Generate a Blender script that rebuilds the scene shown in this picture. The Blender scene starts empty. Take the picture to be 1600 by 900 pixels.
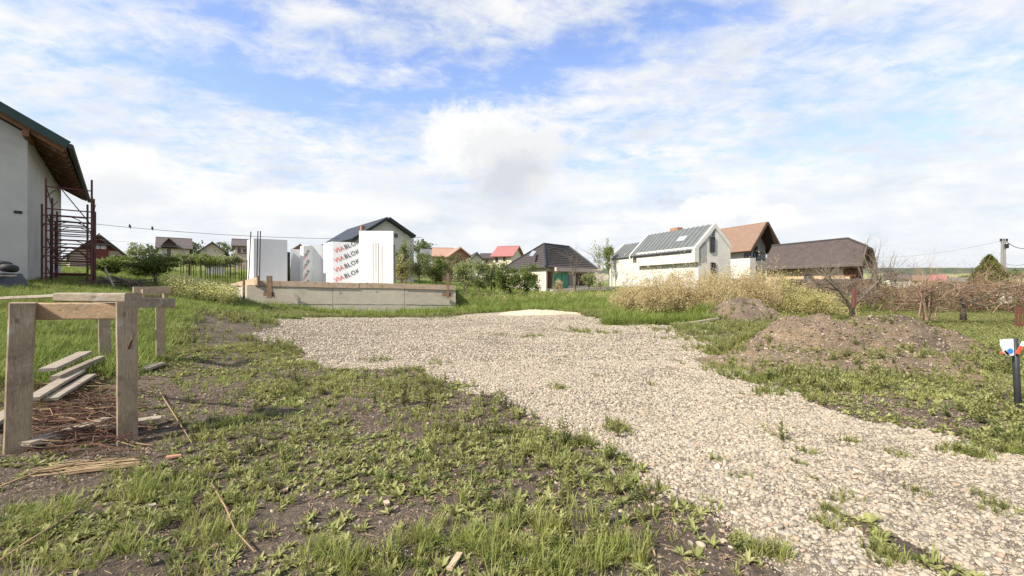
import bpy, math, random
import numpy as np
from mathutils import Vector
random.seed(7); rng = np.random.default_rng(7)
R = math.radians
C = bpy.context.scene.collection
sc = bpy.context.scene
F = 680.0; H = 1.3; HY = 446.0          # focal length in photo pixels, eye height, horizon row

# ------------------------------------------------------------------ camera
cam = bpy.data.objects.new('camera', bpy.data.cameras.new('camera')); C.objects.link(cam)
cam.location = (0, 0, H); cam.rotation_euler = (R(90), 0, 0)
cam.data.sensor_width = 36; cam.data.lens = 36*F/1600; cam.data.shift_y = (HY-450)/1600*1.0
cam.data.clip_start = 0.05; cam.data.clip_end = 9000
sc.camera = cam

# ------------------------------------------------------------------ view, sun and sky
sc.view_settings.view_transform = 'Standard'; sc.view_settings.look = 'None'
sc.view_settings.exposure = 0.82; sc.view_settings.gamma = 1
SUN_TO = Vector((-0.80, -0.60, 0)).normalized(); EL = R(41)
sd = Vector((SUN_TO.x*math.cos(EL), SUN_TO.y*math.cos(EL), math.sin(EL)))
sun = bpy.data.objects.new('sun', bpy.data.lights.new('sun', 'SUN')); C.objects.link(sun)
sun.data.energy = 4.9; sun.data.angle = R(1.2); sun.data.color = (1.0, 0.925, 0.80)
sun.rotation_euler = sd.to_track_quat('Z', 'Y').to_euler()
sun.location = (0, 0, 60)

class NT:
    """small node helper"""
    def __init__(s, tree): s.t = tree; s.n = tree.nodes; s.l = tree.links
    def add(s, kind, **kw):
        n = s.n.new(kind)
        for k, v in kw.items(): setattr(n, k, v)
        return n
    def put(s, sock, v):
        if v is None: return
        if hasattr(v, 'is_output') or isinstance(v, bpy.types.NodeSocket): s.l.new(v, sock)
        else: sock.default_value = v
    def m(s, op, a, b=None, c=None, clamp=False):
        n = s.add('ShaderNodeMath', operation=op); n.use_clamp = clamp
        s.put(n.inputs[0], a)
        if b is not None: s.put(n.inputs[1], b)
        if c is not None: s.put(n.inputs[2], c)
        return n.outputs[0]
    def noise(s, vec, scale, detail=4, rough=.5, dist=0):
        n = s.add('ShaderNodeTexNoise'); s.put(n.inputs['Vector'], vec)
        n.inputs['Scale'].default_value = scale; n.inputs['Detail'].default_value = detail
        n.inputs['Roughness'].default_value = rough; n.inputs['Distortion'].default_value = dist
        return n.outputs['Fac']
    def mapr(s, v, a, b, c=0., d=1., smooth=False):
        n = s.add('ShaderNodeMapRange'); n.clamp = True
        if smooth: n.interpolation_type = 'SMOOTHSTEP'
        s.put(n.inputs[0], v)
        for i, q in enumerate((a, b, c, d)): n.inputs[i+1].default_value = q
        return n.outputs[0]
    def mix(s, f, a, b, mode='MIX'):
        n = s.add('ShaderNodeMix', data_type='RGBA', blend_type=mode)
        s.put(n.inputs[0], f); 
        for sock, v in ((n.inputs[6], a), (n.inputs[7], b)):
            if isinstance(v, tuple) and len(v) == 3: v = v+(1,)
            s.put(sock, v)
        return n.outputs[2]
    def ramp(s, f, stops):
        n = s.add('ShaderNodeValToRGB'); s.put(n.inputs[0], f); e = n.color_ramp.elements
        while len(e) < len(stops): e.new(.5)
        for q, (p, c) in zip(e, stops): q.position = p; q.color = tuple(c)+(1,)
        return n.outputs[0]
    def mapping(s, vec, scale=(1, 1, 1), loc=(0, 0, 0)):
        n = s.add('ShaderNodeMapping'); s.put(n.inputs['Vector'], vec)
        n.inputs['Scale'].default_value = scale; n.inputs['Location'].default_value = loc
        return n.outputs[0]

w = bpy.data.worlds.new('World'); sc.world = w; w.use_nodes = True
g = NT(w.node_tree); g.n.clear()
def azel(px, py):
    return math.atan((px-800)/F), math.atan((HY-py)/math.hypot(F, px-800))
tc = g.add('ShaderNodeTexCoord').outputs['Generated']
sky = g.add('ShaderNodeTexSky', sky_type='NISHITA'); sky.sun_disc = False
sky.sun_elevation = EL; sky.sun_rotation = math.atan2(sd.x, sd.y)
sky.air_density = 1.0; sky.dust_density = 0.6; sky.ozone_density = 2.0
sp = g.add('ShaderNodeSeparateXYZ'); g.put(sp.inputs[0], tc)
X_, Y_, Z_ = sp.outputs
az = g.m('ARCTAN2', X_, Y_); el = g.m('ARCSINE', Z_)
zz = g.m('ADD', g.m('MAXIMUM', Z_, 0.0), 0.16)
cv = g.add('ShaderNodeCombineXYZ'); g.put(cv.inputs[0], g.m('DIVIDE', X_, zz)); g.put(cv.inputs[1], g.m('DIVIDE', Y_, zz))
cvec = cv.outputs[0]
big = g.noise(g.mapping(cvec, (1, 1, 1), (2.3, .7, 0)), 0.75, 9, .62, .35)
small = g.noise(g.mapping(cvec, (1.0, 1.6, 1), (5.1, 3.3, 0)), 3.2, 8, .62, .25)
strk = g.noise(g.mapping(cvec, (.9, 2.6, 1), (1.1, 9.3, 0)), 2.4, 7, .6, .6)
def blob(cx, cy, rx, ry, warp=None):
    a0, e0 = azel(cx, cy); a1, _ = azel(cx+rx, cy); _, e1 = azel(cx, cy-ry)
    ra, re = abs(a1-a0), abs(e1-e0)
    da = g.m('DIVIDE', g.m('SUBTRACT', az, a0), ra); de = g.m('DIVIDE', g.m('SUBTRACT', el, e0), re)
    r = g.m('SQRT', g.m('ADD', g.m('MULTIPLY', da, da), g.m('MULTIPLY', de, de)))
    if warp is not None: r = g.m('ADD', r, warp)
    return r
def hole(cx, cy, rx, ry, amp):
    return g.m('MULTIPLY', g.mapr(blob(cx, cy, rx, ry), 0.15, 1.35, 1, 0, True), amp)
dens = g.m('ADD', g.m('MULTIPLY', big, .62), g.m('ADD', g.m('MULTIPLY', small, .74), g.m('MULTIPLY', strk, .55)))
alto = g.noise(g.mapping(cvec, (1.15, 1.35, 1), (3.1, 6.3, 0)), 6.5, 7, .66, .4)
dens = g.m('ADD', dens, g.m('MULTIPLY', g.m('SUBTRACT', alto, .5), .95))
dens = g.m('SUBTRACT', dens, 0.715)
for hh in ((480, 150, 170, 40, .30), (330, 100, 70, 42, .26), (640, 160, 130, 30, .20), (740, 110, 170, 48, .30), (930, 80, 150, 42, .36), (820, 135, 110, 26, .16),
           (1070, 25, 100, 44, .30), (1215, 80, 60, 60, .20), (1330, 50, 120, 34, .12), (280, 5, 110, 22, .12), (1190, 15, 50, 34, .22),
           (1000, 262, 110, 26, .14), (1290, 225, 170, 36, .09), (330, 262, 80, 12, .08), (560, 190, 90, 14, .14), (620, 30, 90, 30, .10), (180, 60, 70, 26, .08), (1500, 90, 90, 16, .08), (100, 205, 80, 9, .12)):
    dens = g.m('SUBTRACT', dens, hole(*hh))
dens = g.m('ADD', dens, g.mapr(el, R(1), R(17), .40, 0))
cov = g.mapr(dens, -.16, .46, 0.0, .93, True)
shade = g.noise(g.mapping(cvec, (1, 1.4, 1), (7.7, 1.9, 0)), 1.5, 7, .6, .3)
shade2 = g.noise(g.mapping(tc, (1, 1, 2.2)), 7, 7, .62, .2)
sh = g.m('ADD', g.m('MULTIPLY', shade, .45), g.m('MULTIPLY', shade2, .55))
ccol = g.ramp(sh, [(.36, (4.7, 5.1, 5.65)), (.47, (5.8, 6.0, 6.2)), (.58, (6.9, 6.8, 6.6))])
# Nishita is dim at this strength; lift the clear blue a little
blue = g.mix(1.0, sky.outputs[0], (1.95, 1.80, 2.0, 1), 'MULTIPLY')
blue = g.mix(g.mapr(el, R(8), R(30), .55, 0.0), blue, (3.2, 4.4, 6.3))
col = g.mix(cov, blue, ccol)
# pale air near the horizon
hz = g.mapr(el, R(0), R(12), .55, 0, True)
col = g.mix(hz, col, (5.9, 6.15, 6.4))
# cumulus heads near the horizon
wn = g.m('MULTIPLY', g.m('SUBTRACT', g.noise(tc, 7.5, 9, .68, .1), .5), 2.5)
def puff(cx, cy, rx, ry, c1, soft=.22, k=1.0):
    global col
    r = blob(cx, cy, rx, ry, wn)
    m_ = g.m('MULTIPLY', g.mapr(r, 1.0-soft, 1.0+soft, 1, 0, True), k)
    col = g.mix(m_, col, c1)
puff(170, 262, 95, 40, (7.5, 7.35, 7.05), .4, .8)
puff(195, 296, 70, 34, (5.5, 5.7, 5.95), .5, .7)
puff(500, 322, 150, 22, (7.4, 7.3, 7.0), .5, .75)
puff(520, 345, 130, 12, (5.9, 6.1, 6.3), .6, .5)
puff(620, 296, 66, 30, (6.0, 6.15, 6.35), .5, .5)
puff(760, 225, 88, 62, (7.0, 6.95, 6.8), .22, .85)
puff(790, 248, 74, 56, (5.9, 5.95, 6.05), .30, .85)
puff(792, 280, 58, 42, (4.6, 4.8, 5.15), .45, .85)
puff(800, 328, 90, 22, (5.5, 5.75, 6.05), .6, .5)
puff(905, 292, 85, 20, (6.9, 6.8, 6.6), .6, .45)
wn = g.m('MULTIPLY', g.m('SUBTRACT', g.noise(tc, 17, 9, .68, .1), .5), 3.0)
puff(1108, 336, 50, 26, (7.4, 7.2, 6.9), .3, .85)
puff(1060, 346, 34, 16, (7.3, 7.1, 6.8), .3, .8)
puff(1092, 354, 74, 15, (6.0, 6.2, 6.4), .4, .6)
puff(1212, 342, 34, 20, (7.4, 7.2, 6.9), .3, .85)
puff(1228, 364, 54, 13, (6.0, 6.2, 6.4), .4, .6)
bg = g.add('ShaderNodeBackground'); g.put(bg.inputs[0], col); bg.inputs[1].default_value = 0.085
wo = g.add('ShaderNodeOutputWorld'); g.l.new(bg.outputs[0], wo.inputs[0])

# ------------------------------------------------------------------ projection helpers (photo pixel -> place)
def W(px, py, Y): return Vector(((px-800)/F*Y, Y, H-(py-HY)*Y/F))
def XY(px, Y): return Vector(((px-800)/F*Y, Y))
def G0(px, py):
    Y = H*F/(py-HY); return ((px-800)/F*Y, Y)
def hit(P, d, px):
    k = (px-800)/F; return (k*P[1]-P[0])/(d[0]-k*d[1])

# ------------------------------------------------------------------ noise + terrain
_perm = rng.random((256, 256))
def vnoise(x, y, s, seed=0):
    x = np.asarray(x, float)*s+17.3*seed+500; y = np.asarray(y, float)*s+9.1*seed+500
    xi = np.floor(x).astype(int); yi = np.floor(y).astype(int); fx = x-xi; fy = y-yi
    fx = fx*fx*(3-2*fx); fy = fy*fy*(3-2*fy)
    a = _perm[xi % 256, yi % 256]; b = _perm[(xi+1) % 256, yi % 256]; c = _perm[xi % 256, (yi+1) % 256]; d = _perm[(xi+1) % 256, (yi+1) % 256]
    return (a*(1-fx)+b*fx)*(1-fy)+(c*(1-fx)+d*fx)*fy
def fbm(x, y, s, seed=0, o=4):
    t = 0; a = .5
    for i in range(o): t = t+a*vnoise(x, y, s*2**i, seed+i); a *= .5
    return t/(1-.5**o)
def sst(x, a, b):
    t = np.clip((np.asarray(x, float)-a)/(b-a), 0, 1); return t*t*(3-2*t)
class TPS:
    def __init__(s, pts):
        p = np.array(pts, float); s.c = p[:, :2]; n = len(p)
        d = np.linalg.norm(s.c[:, None]-s.c[None], axis=2); K = np.where(d > 0, d*d*np.log(d+1e-12), 0)
        P = np.hstack([np.ones((n, 1)), s.c]); A = np.zeros((n+3, n+3)); A[:n, :n] = K+np.eye(n)*.5; A[:n, n:] = P; A[n:, :n] = P.T
        s.w = np.linalg.solve(A, np.concatenate([p[:, 2], [0, 0, 0]]))
    def __call__(s, x, y):
        x = np.asarray(x, float); y = np.asarray(y, float); out = s.w[-3]+s.w[-2]*x+s.w[-1]*y
        for i, (cx, cy) in enumerate(s.c):
            d2 = (x-cx)**2+(y-cy)**2+1e-12; out = out+s.w[i]*.5*d2*np.log(d2)
        return out
near_pts = [(x, y, 0) for x in (-4, 0, 4, 8) for y in (-2, 3, 7, 12)]
near_pts += [(-8, 3, .1), (-8, 8, .3), (-5, 16, .1), (-12, 12, .85), (-16.1, 14.5, 1.3), (-20, 10, 1.2), (-22, 20, 1.6), (-9.5, 16, .3), (-13.97, 23, .28),
             (-15.5, 20, .95), (-17.2, 26.3, .75), (-20, 26, 1.25), (-12, 22.4, .1), (-10, 24.0, -.25), (-6.5, 25.3, -.32), (-3.5, 26.6, -.25), (-7.5, 19, -.12), (-3, 23.5, -.22), (-12, 32, 1.15), (-20, 35, 1.5), (-35, 35, 1.9), (0, 20, 0), (0, 30, 0), (5, 30, .1),
             (12, 8, 0), (14, 13, -.05), (10, 20, .05), (18, 20, 0), (20, 32, .3), (35, 30, 0), (30, 45, .8), (0, 48, .5), (-25, 55, 2.4), (-5, 55, 1.1), (48, 45, .4), (60, 40, 0), (15, 50, .6), (-55, 50, 3.4)]
T1 = TPS(near_pts)
T2 = TPS([(-120, 60, 5.5), (-60, 60, 3.6), (-25, 60, 2.4), (0, 60, 1.2), (30, 60, .8), (70, 60, .3), (-90, 90, 6.5), (-60, 100, 5.6), (-20, 100, 3.9), (0, 100, 2.6), (40, 100, 1.6), (90, 90, .6), (160, 100, -1),
          (-200, 300, 12), (-50, 300, 7), (100, 300, 4), (300, 300, -2), (250, 160, -1), (-400, 200, 11)])
def terrain(x, y):
    x = np.asarray(x, float); y = np.asarray(y, float)
    r = np.hypot(x, y)
    xa = np.clip(x, -60, 60); ya = np.clip(y, -6, 60)
    a = T1(xa, ya)
    xb = np.clip(x, -400, 400); yb = np.clip(y, 40, 300)
    b = T2(xb, yb)
    k = sst(r, 42, 78)
    z = a*(1-k)+b*k
    far = sst(y, 350, 1500)
    z = z*(1-far)+far*(-4)
    z = z+(fbm(x, y, .9, 3, 4)-.5)*.07*sst(r, 1.5, 6)+(fbm(x, y, 7, 11, 3)-.5)*.035*(1-sst(r, 14, 30))
    # a fresh wheel rut pressed into the gravel
    return z
MOUNDS = [(5.55, 8.0, 1.75, 1.5, .80, 0.1), (7.3, 8.4, 1.9, 1.4, .70, -.1), (4.6, 7.3, 1.5, 1.1, .30, .2), (6.2, 6.8, 1.9, 1.1, .24, .0), (8.0, 15.2, 1.9, 1.5, .82, 0.2), (7.0, 14.4, 1.4, .9, .28, 0), (1.2, 19.6, 2.1, 1.5, .22, 0)]
def mound_h(x, y, i):
    cx, cy, rx, ry, h, ph = MOUNDS[i]
    wob = (fbm(x, y, 1.4, 30+i, 4)-.5)*.7
    r = np.sqrt(((x-cx)/rx)**2+((y-cy)/ry)**2)+wob*.5
    return h*np.clip(1-r, -0.4, 1)**1.0*1.15 if False else h*(1-sst(r, 0.0, 1.15))*(1+.35*(fbm(x, y, 3.2, 50+i, 3)-.5))
def mounds(x, y, idx=range(7)):
    z = 0
    for i in idx: z = np.maximum(z, mound_h(np.asarray(x, float), np.asarray(y, float), i))
    return z
def ground(x, y): return terrain(x, y)+np.maximum(mounds(x, y)-.03, 0)
def gz(x, y): return float(ground(x, y))

# gravel outline traced on the ground
GP = [(398, 528), (430, 512), (520, 500), (600, 499), (700, 496), (745, 488), (800, 484), (870, 487), (925, 497), (985, 503), (1040, 509), (1085, 517), (1105, 535),
      (1125, 560), (1180, 590), (1290, 628), (1400, 660), (1500, 684), (1600, 708), (1900, 800), (1900, 1250), (1500, 1250), (1240, 925), (1165, 862), (1110, 815), (1060, 782), (1010, 758), (968, 722), (905, 690),
      (860, 665), (800, 632), (740, 612), (690, 586), (640, 575), (560, 580), (500, 575), (470, 560), (455, 545), (420, 540)]
GPW = np.array([G0(a, b) for a, b in GP])
def sdist(x, y, poly):
    x = np.asarray(x, float); y = np.asarray(y, float); best = np.full(x.shape, 1e9); ins = np.zeros(x.shape, bool)
    n = len(poly)
    for i in range(n):
        x0, y0 = poly[i]; x1, y1 = poly[(i+1) % n]
        dx, dy = x1-x0, y1-y0; L = dx*dx+dy*dy+1e-12
        t = np.clip(((x-x0)*dx+(y-y0)*dy)/L, 0, 1)
        best = np.minimum(best, np.hypot(x-x0-t*dx, y-y0-t*dy))
        c = ((y0 > y) != (y1 > y)) & (x < (x1-x0)*(y-y0)/(y1-y0+1e-12)+x0); ins ^= c
    return np.where(ins, best, -best)
def seg_d(x, y, a, b):
    dx, dy = b[0]-a[0], b[1]-a[1]; t = np.clip(((x-a[0])*dx+(y-a[1])*dy)/(dx*dx+dy*dy), 0, 1)
    return np.hypot(x-a[0]-t*dx, y-a[1]-t*dy)
def gravel(x, y):
    d = sdist(x, y, GPW)+(fbm(x, y, 1.6, 5, 4)-.5)*.9*np.clip(np.hypot(x, y)*.18, .3, 1.6)
    g_ = sst(d, -.12, .14)
    rut = seg_d(x, y, G0(1330, 815), G0(1560, 935))+(fbm(x, y, 4, 8, 3)-.5)*.22
    g_ = g_*(1-.93*(1-sst(rut, .03, .11)))
    rut2 = seg_d(x, y, G0(1180, 650), G0(1330, 815))+(fbm(x, y, 4, 9, 3)-.5)*.3
    return g_*(1-.25*(1-sst(rut2, .02, .15)))
def pxpy(x, y):
    yy = np.maximum(y, .3); return 800+F*x/yy, HY+F*H/yy
def lush(x, y):
    """0 bare soil ... 1 thick grass"""
    px, py = pxpy(x, y)
    n = fbm(x, y, .9, 21, 4)
    left = sst(-(x+.62*y+.9), -.3, .9)*sst(y, 4.6, 5.6)*(1-np.exp(-(((x+4.3)/1.0)**2+((y-5.4)/1.2)**2)**2))      # meadow left of the trestles
    v = np.maximum(left, .0)
    front = np.exp(-(((x+5)/8)**2)**2)*np.exp(-(((y-21.5)/4.6)**2)**2)
    v = np.maximum(v, sst(y, 17, 23)*(1-.75*front))
    right = sst(x-.55*y-.35, .0, 1.6)*sst(y, 2.0, 3.2)
    v = np.maximum(v, right*(.35+.6*sst(y, 6, 11))*(.35+1.2*n))
    hedge = sst(y, 11.0, 13.0)*sst(x, 2.5, 3.5)
    v = np.maximum(v, hedge)
    v = np.maximum(v, .95*np.exp(-(((x+6.8)/2.8)**2+((y-13.6)/2.0)**2)))
    v = np.maximum(v, .9*np.exp(-(((x+10)/3)**2+((y-19)/3.0)**2)))
    base = .22+.42*(n-.45)*2
    return np.clip(np.maximum(v, base), 0, 1)

# ------------------------------------------------------------------ materials
MATS = {}
def newmat(name):
    m = bpy.data.materials.new(name); m.use_nodes = True; t = NT(m.node_tree)
    b = t.n['Principled BSDF']; MATS[name] = m; return m, t, b
def rough_mat(name, c1, c2, scale=6, rough=.85, bump=.3, bscale=40, stretch=(1, 1, 1), metal=0, dirt=None, spec=.3, bdist=.02, coord='Object'):
    m, t, b = newmat(name)
    v = t.mapping(t.add('ShaderNodeTexCoord').outputs[coord], stretch)
    f = t.noise(v, scale, 7, .62, .3)
    colr = t.mix(t.mapr(f, .32, .68), c1, c2)
    if dirt: 
        d = t.mapr(t.noise(v, scale*.35, 8, .7, .6), .5, .68, 0, 1)
        colr = t.mix(t.m('MULTIPLY', d, dirt[1]), colr, dirt[0])
    fi = t.noise(v, bscale, 5, .65)
    colr = t.mix(t.mapr(fi, .3, .7, .0, .35), colr, tuple(q*.55 for q in c1))
    t.put(b.inputs['Base Color'], colr); b.inputs['Roughness'].default_value = rough; b.inputs['Metallic'].default_value = metal
    b.inputs['Specular IOR Level'].default_value = spec
    bp = t.add('ShaderNodeBump'); bp.inputs['Strength'].default_value = bump; bp.inputs['Distance'].default_value = bdist
    t.put(bp.inputs['Height'], fi); t.l.new(bp.outputs[0], b.inputs['Normal'])
    return m
def wood(name, c1, c2, axis, knots=True):
    m, t, b = newmat(name)
    st = [9, 9, 9]; st[axis] = .7
    oc = t.add('ShaderNodeTexCoord').outputs['Object']
    v = t.mapping(oc, tuple(st))
    g1 = t.noise(v, 4.5, 8, .7, 1.4); g2 = t.noise(v, 22, 5, .65, .4)
    colr = t.mix(t.mapr(g1, .3, .7), c1, c2)
    colr = t.mix(t.mapr(g2, .47, .62, 0, .7), colr, tuple(q*.5 for q in c1)); colr = t.mix(t.mapr(g1, .60, .66, 0, .6), colr, tuple(q*.38 for q in c1))
    if knots:
        st2 = [3.6]*3; st2[axis] = 1.9
        vo = t.add('ShaderNodeTexVoronoi'); t.put(vo.inputs['Vector'], t.mapping(oc, tuple(st2))); vo.inputs['Scale'].default_value = 2.6
        k = t.mapr(vo.outputs['Distance'], .07, .17, 1, 0, True)
        colr = t.mix(t.m('MULTIPLY', k, .7), colr, tuple(q*.28 for q in c1))
    blot = t.mapr(t.noise(oc, 5, 7, .7, .5), .48, .66, 0, .6)
    colr = t.mix(blot, colr, tuple(q*.5 for q in c2))
    colr = t.mix(t.mapr(t.noise(oc, 3, 8, .7, .8), .56, .66, 0, .55), colr, (.42, .40, .36))
    t.put(b.inputs['Base Color'], colr); b.inputs['Roughness'].default_value = .85; b.inputs['Specular IOR Level'].default_value = .2
    bp = t.add('ShaderNodeBump'); bp.inputs['Strength'].default_value = .5; bp.inputs['Distance'].default_value = .006
    t.put(bp.inputs['Height'], t.m('ADD', g1, g2)); t.l.new(bp.outputs[0], b.inputs['Normal'])
    return m
def leafmat(name, cols, trans=.35, rough=.6):
    """per-leaf attribute 'tint' picks a colour; instances also differ"""
    m, t, b = newmat(name)
    a = t.add('ShaderNodeAttribute', attribute_name='tint').outputs['Fac']
    oi = t.add('ShaderNodeObjectInfo').outputs['Random']
    geo = t.add('ShaderNodeNewGeometry').outputs['Position']
    pn = t.noise(geo, 1.1, 4, .6)
    f = t.m('ADD', t.m('ADD', t.m('MULTIPLY', a, .45), t.m('MULTIPLY', oi, .35)), t.m('MULTIPLY', t.m('SUBTRACT', pn, .33), .75), clamp=True)
    colr = t.ramp(f, [(i/(len(cols)-1), c) for i, c in enumerate(cols)])
    t.put(b.inputs['Base Color'], colr); b.inputs['Roughness'].default_value = rough; b.inputs['Specular IOR Level'].default_value = .25
    tr = t.add('ShaderNodeBsdfTranslucent'); t.put(tr.inputs[0], colr)
    mx = t.add('ShaderNodeMixShader'); mx.inputs[0].default_value = trans
    t.l.new(b.outputs[0], mx.inputs[1]); t.l.new(tr.outputs[0], mx.inputs[2])
    t.l.new(mx.outputs[0], t.n['Material Output'].inputs[0])
    return m
def plain(name, c, rough=.6, metal=0, var=.15, spec=.3):
    return rough_mat(name, c, tuple(q*(1-var) for q in c), 5, rough, .1, 30, metal=metal, spec=spec)

rough_mat('render_wall', (.47, .46, .43), (.39, .385, .365), 1.2, .92, .35, 60, dirt=((.25, .24, .22), .6), bdist=.01)
rough_mat('concrete', (.52, .475, .39), (.43, .39, .315), 2.2, .9, .4, 22, (1, 1, 1.8), dirt=((.23, .21, .175), .4))
plain('concrete_joint', (.10, .09, .075), .95)
rough_mat('eps_white', (.68, .68, .67), (.62, .63, .63), 2, .8, .15, 90, bdist=.004)
rough_mat('eps_shaded', (.62, .64, .66), (.57, .59, .61), 1.5, .45, .1, 20)  # same white foam; skylit shade of the front faces put into the colour
plain('print_red', (.60, .13, .10)); plain('print_black', (.09, .09, .10))
wood('wood_v', (.40, .32, .225), (.28, .22, .15), 2); wood('wood_h', (.44, .31, .19), (.32, .22, .135), 0)
wood('wood_grey', (.33, .28, .21), (.22, .185, .14), 0); wood('wood_new', (.52, .40, .29), (.40, .295, .21), 0); wood('wood_pale', (.36, .315, .25), (.27, .23, .18), 0, False)
wood('wood_roof', (.22, .115, .06), (.14, .075, .04), 1); wood('wood_brown', (.19, .13, .09), (.13, .085, .06), 2)
rough_mat('rust', (.12, .045, .04), (.07, .03, .028), 8, .7, .3, 60, metal=.2); rough_mat('rebar_steel', (.07, .045, .035), (.04, .03, .028), 10, .7, .3, 80, metal=.4)
rough_mat('roof_green', (.030, .055, .050), (.022, .042, .04), 3, .35, .1, 30, metal=.4)
rough_mat('roof_dark', (.075, .065, .062), (.055, .048, .047), 1.5, .6, .3, 20); rough_mat('roof_black', (.030, .034, .040), (.02, .023, .028), 2, .5, .1, 20)
rough_mat('roof_brown', (.25, .165, .12), (.18, .115, .085), 3, .8, .4, 25); rough_mat('roof_slate', (.125, .10, .095), (.085, .07, .066), 2.0, .7, .5, 18, dirt=((.16, .14, .125), .4))
rough_mat('roof_zinc', (.20, .215, .21), (.15, .165, .165), 1.4, .45, .15, 12, metal=.3); rough_mat('roof_red', (.36, .15, .14), (.28, .12, .11), 2, .6, .2, 20)
rough_mat('roof_orange', (.38, .24, .18), (.29, .18, .13), 2, .8, .3, 20); rough_mat('brick_orange', (.40, .22, .14), (.30, .16, .10), 5, .85, .4, 30)
rough_mat('brick_pale', (.55, .40, .26), (.45, .32, .20), 4, .85, .4, 30)
rough_mat('plaster_white', (.64, .62, .57), (.56, .54, .50), 1.2, .9, .2, 30, dirt=((.55, .53, .48), .3)); rough_mat('plaster_raw', (.36, .35, .33), (.29, .285, .27), 1.6, .9, .3, 30)
rough_mat('plaster_cream', (.66, .60, .48), (.58, .52, .41), 1.2, .9, .2, 30); rough_mat('plaster_pink', (.58, .46, .40), (.5, .39, .33), 1.2, .9, .2, 30)
rough_mat('plaster_maroon', (.17, .045, .045), (.12, .035, .035), 2, .85, .2, 30); rough_mat('timber_dark', (.09, .055, .035), (.06, .038, .026), 3, .8, .3, 30)
rough_mat('metal_green', (.10, .34, .22), (.07, .26, .17), 2, .6, .1, 20); rough_mat('stone_dark', (.13, .115, .10), (.08, .07, .062), 4, .9, .6, 14)
plain('frame_white', (.7, .7, .7)); plain('frame_dark', (.05, .05, .055)); plain('frame_brown', (.16, .06, .03))
m, t, b = newmat('glass'); b.inputs['Base Color'].default_value = (.035, .045, .055, 1); b.inputs['Roughness'].default_value = .08; b.inputs['Specular IOR Level'].default_value = .7
m, t, b = newmat('glass_sky'); b.inputs['Base Color'].default_value = (.30, .33, .36, 1); b.inputs['Roughness'].default_value = .15
m, t, b = newmat('rubber'); b.inputs['Base Color'].default_value = (.02, .02, .022, 1); b.inputs['Roughness'].default_value = .7
rough_mat('tarp', (.035, .042, .05), (.055, .062, .072), 4, .45, .4, 12, bdist=.03)
rough_mat('post_black', (.035, .04, .045), (.02, .022, .026), 4, .5, .2, 30, dirt=((.16, .10, .07), .35)); plain('sign_white', (.74, .76, .74), .5); plain('sign_blue', (.05, .22, .62), .5); plain('tape_red', (.72, .10, .05), .5)
plain('wire', (.10, .10, .11), .5); rough_mat('pole_concrete', (.26, .25, .24), (.2, .195, .19), 2, .9, .3, 30)
rough_mat('bark', (.15, .12, .09), (.09, .072, .055), 9, .9, .6, 30, (1, 1, .4)); rough_mat('bark_grey', (.20, .165, .125), (.12, .098, .075), 9, .9, .6, 30, (1, 1, .4))
rough_mat('twig_brown', (.15, .075, .05), (.085, .045, .033), 7, .9, .2, 30); rough_mat('twig_tan', (.34, .24, .14), (.24, .165, .095), 7, .9, .2, 30); rough_mat('straw', (.44, .33, .20), (.32, .23, .14), 7, .9, .2, 30)
rough_mat('vine_twig', (.21, .135, .09), (.30, .215, .145), 3, .9, .2, 30)
plain('fence_red', (.16, .06, .048)); plain('iron_black', (.02, .02, .022), .5)
GREENS = [(.045, .085, .018), (.085, .14, .028), (.14, .20, .045), (.20, .26, .07)]
leafmat('grass_blade', [(.10, .125, .03), (.20, .24, .055), (.31, .33, .10), (.44, .40, .20)], .4)
leafmat('grass_dark', [(.075, .12, .022), (.15, .21, .04), (.25, .30, .075), (.36, .37, .14)], .4)
leafmat('herb_leaf', [(.10, .115, .04), (.19, .21, .07), (.31, .32, .12), (.43, .41, .20)], .35)
leafmat('herb_dark', [(.055, .06, .025), (.10, .105, .04), (.17, .165, .07), (.25, .21, .11)], .3)
leafmat('hedge_leaf', [(.055, .075, .02), (.10, .135, .035), (.16, .20, .05), (.24, .27, .08)], .4)
leafmat('olive_leaf', [(.11, .13, .05), (.19, .22, .085), (.28, .31, .13), (.38, .39, .20)], .4)
leafmat('golden_leaf', [(.24, .18, .09), (.43, .34, .18), (.58, .48, .27), (.66, .58, .36)], .4)
leafmat('goldgreen_leaf', [(.15, .15, .05), (.27, .25, .09), (.40, .36, .15), (.52, .46, .23)], .35)
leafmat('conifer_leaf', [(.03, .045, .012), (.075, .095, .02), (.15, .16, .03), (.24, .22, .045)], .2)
leafmat('blossom', [(.5, .44, .36), (.62, .56, .48), (.72, .66, .60), (.75, .72, .68)], .3)
leafmat('petal_yellow', [(.40, .38, .10), (.52, .49, .16), (.60, .58, .28), (.66, .65, .46)], .3)
leafmat('far_leaf', [(.05, .075, .03), (.08, .11, .04), (.11, .14, .055), (.15, .17, .075)], .2)
# pebbles: colour varies by stone
m, t, b = newmat('pebble')
oi = t.add('ShaderNodeObjectInfo').outputs['Random']
pc = t.ramp(oi, [(0, (0.132, 0.122, 0.104)), (.12, (0.201, 0.182, 0.149)), (.3, (0.294, 0.263, 0.201)), (.5, (0.364, 0.323, 0.249)), (.66, (0.310, 0.266, 0.201)), (.78, (0.433, 0.396, 0.320)), (.88, (0.325, 0.228, 0.156)), (.94, (0.263, 0.213, 0.149)), (1, (0.248, 0.248, 0.238))])
nn = t.noise(t.add('ShaderNodeTexCoord').outputs['Object'], 2.2, 5, .6)
pc = t.mix(t.mapr(nn, .35, .7, 0, .35), pc, (.36, .29, .22))
t.put(b.inputs['Base Color'], pc); b.inputs['Roughness'].default_value = .75; b.inputs['Specular IOR Level'].default_value = .3
m, t, b = newmat('clod')
oi = t.add('ShaderNodeObjectInfo').outputs['Random']
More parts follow.
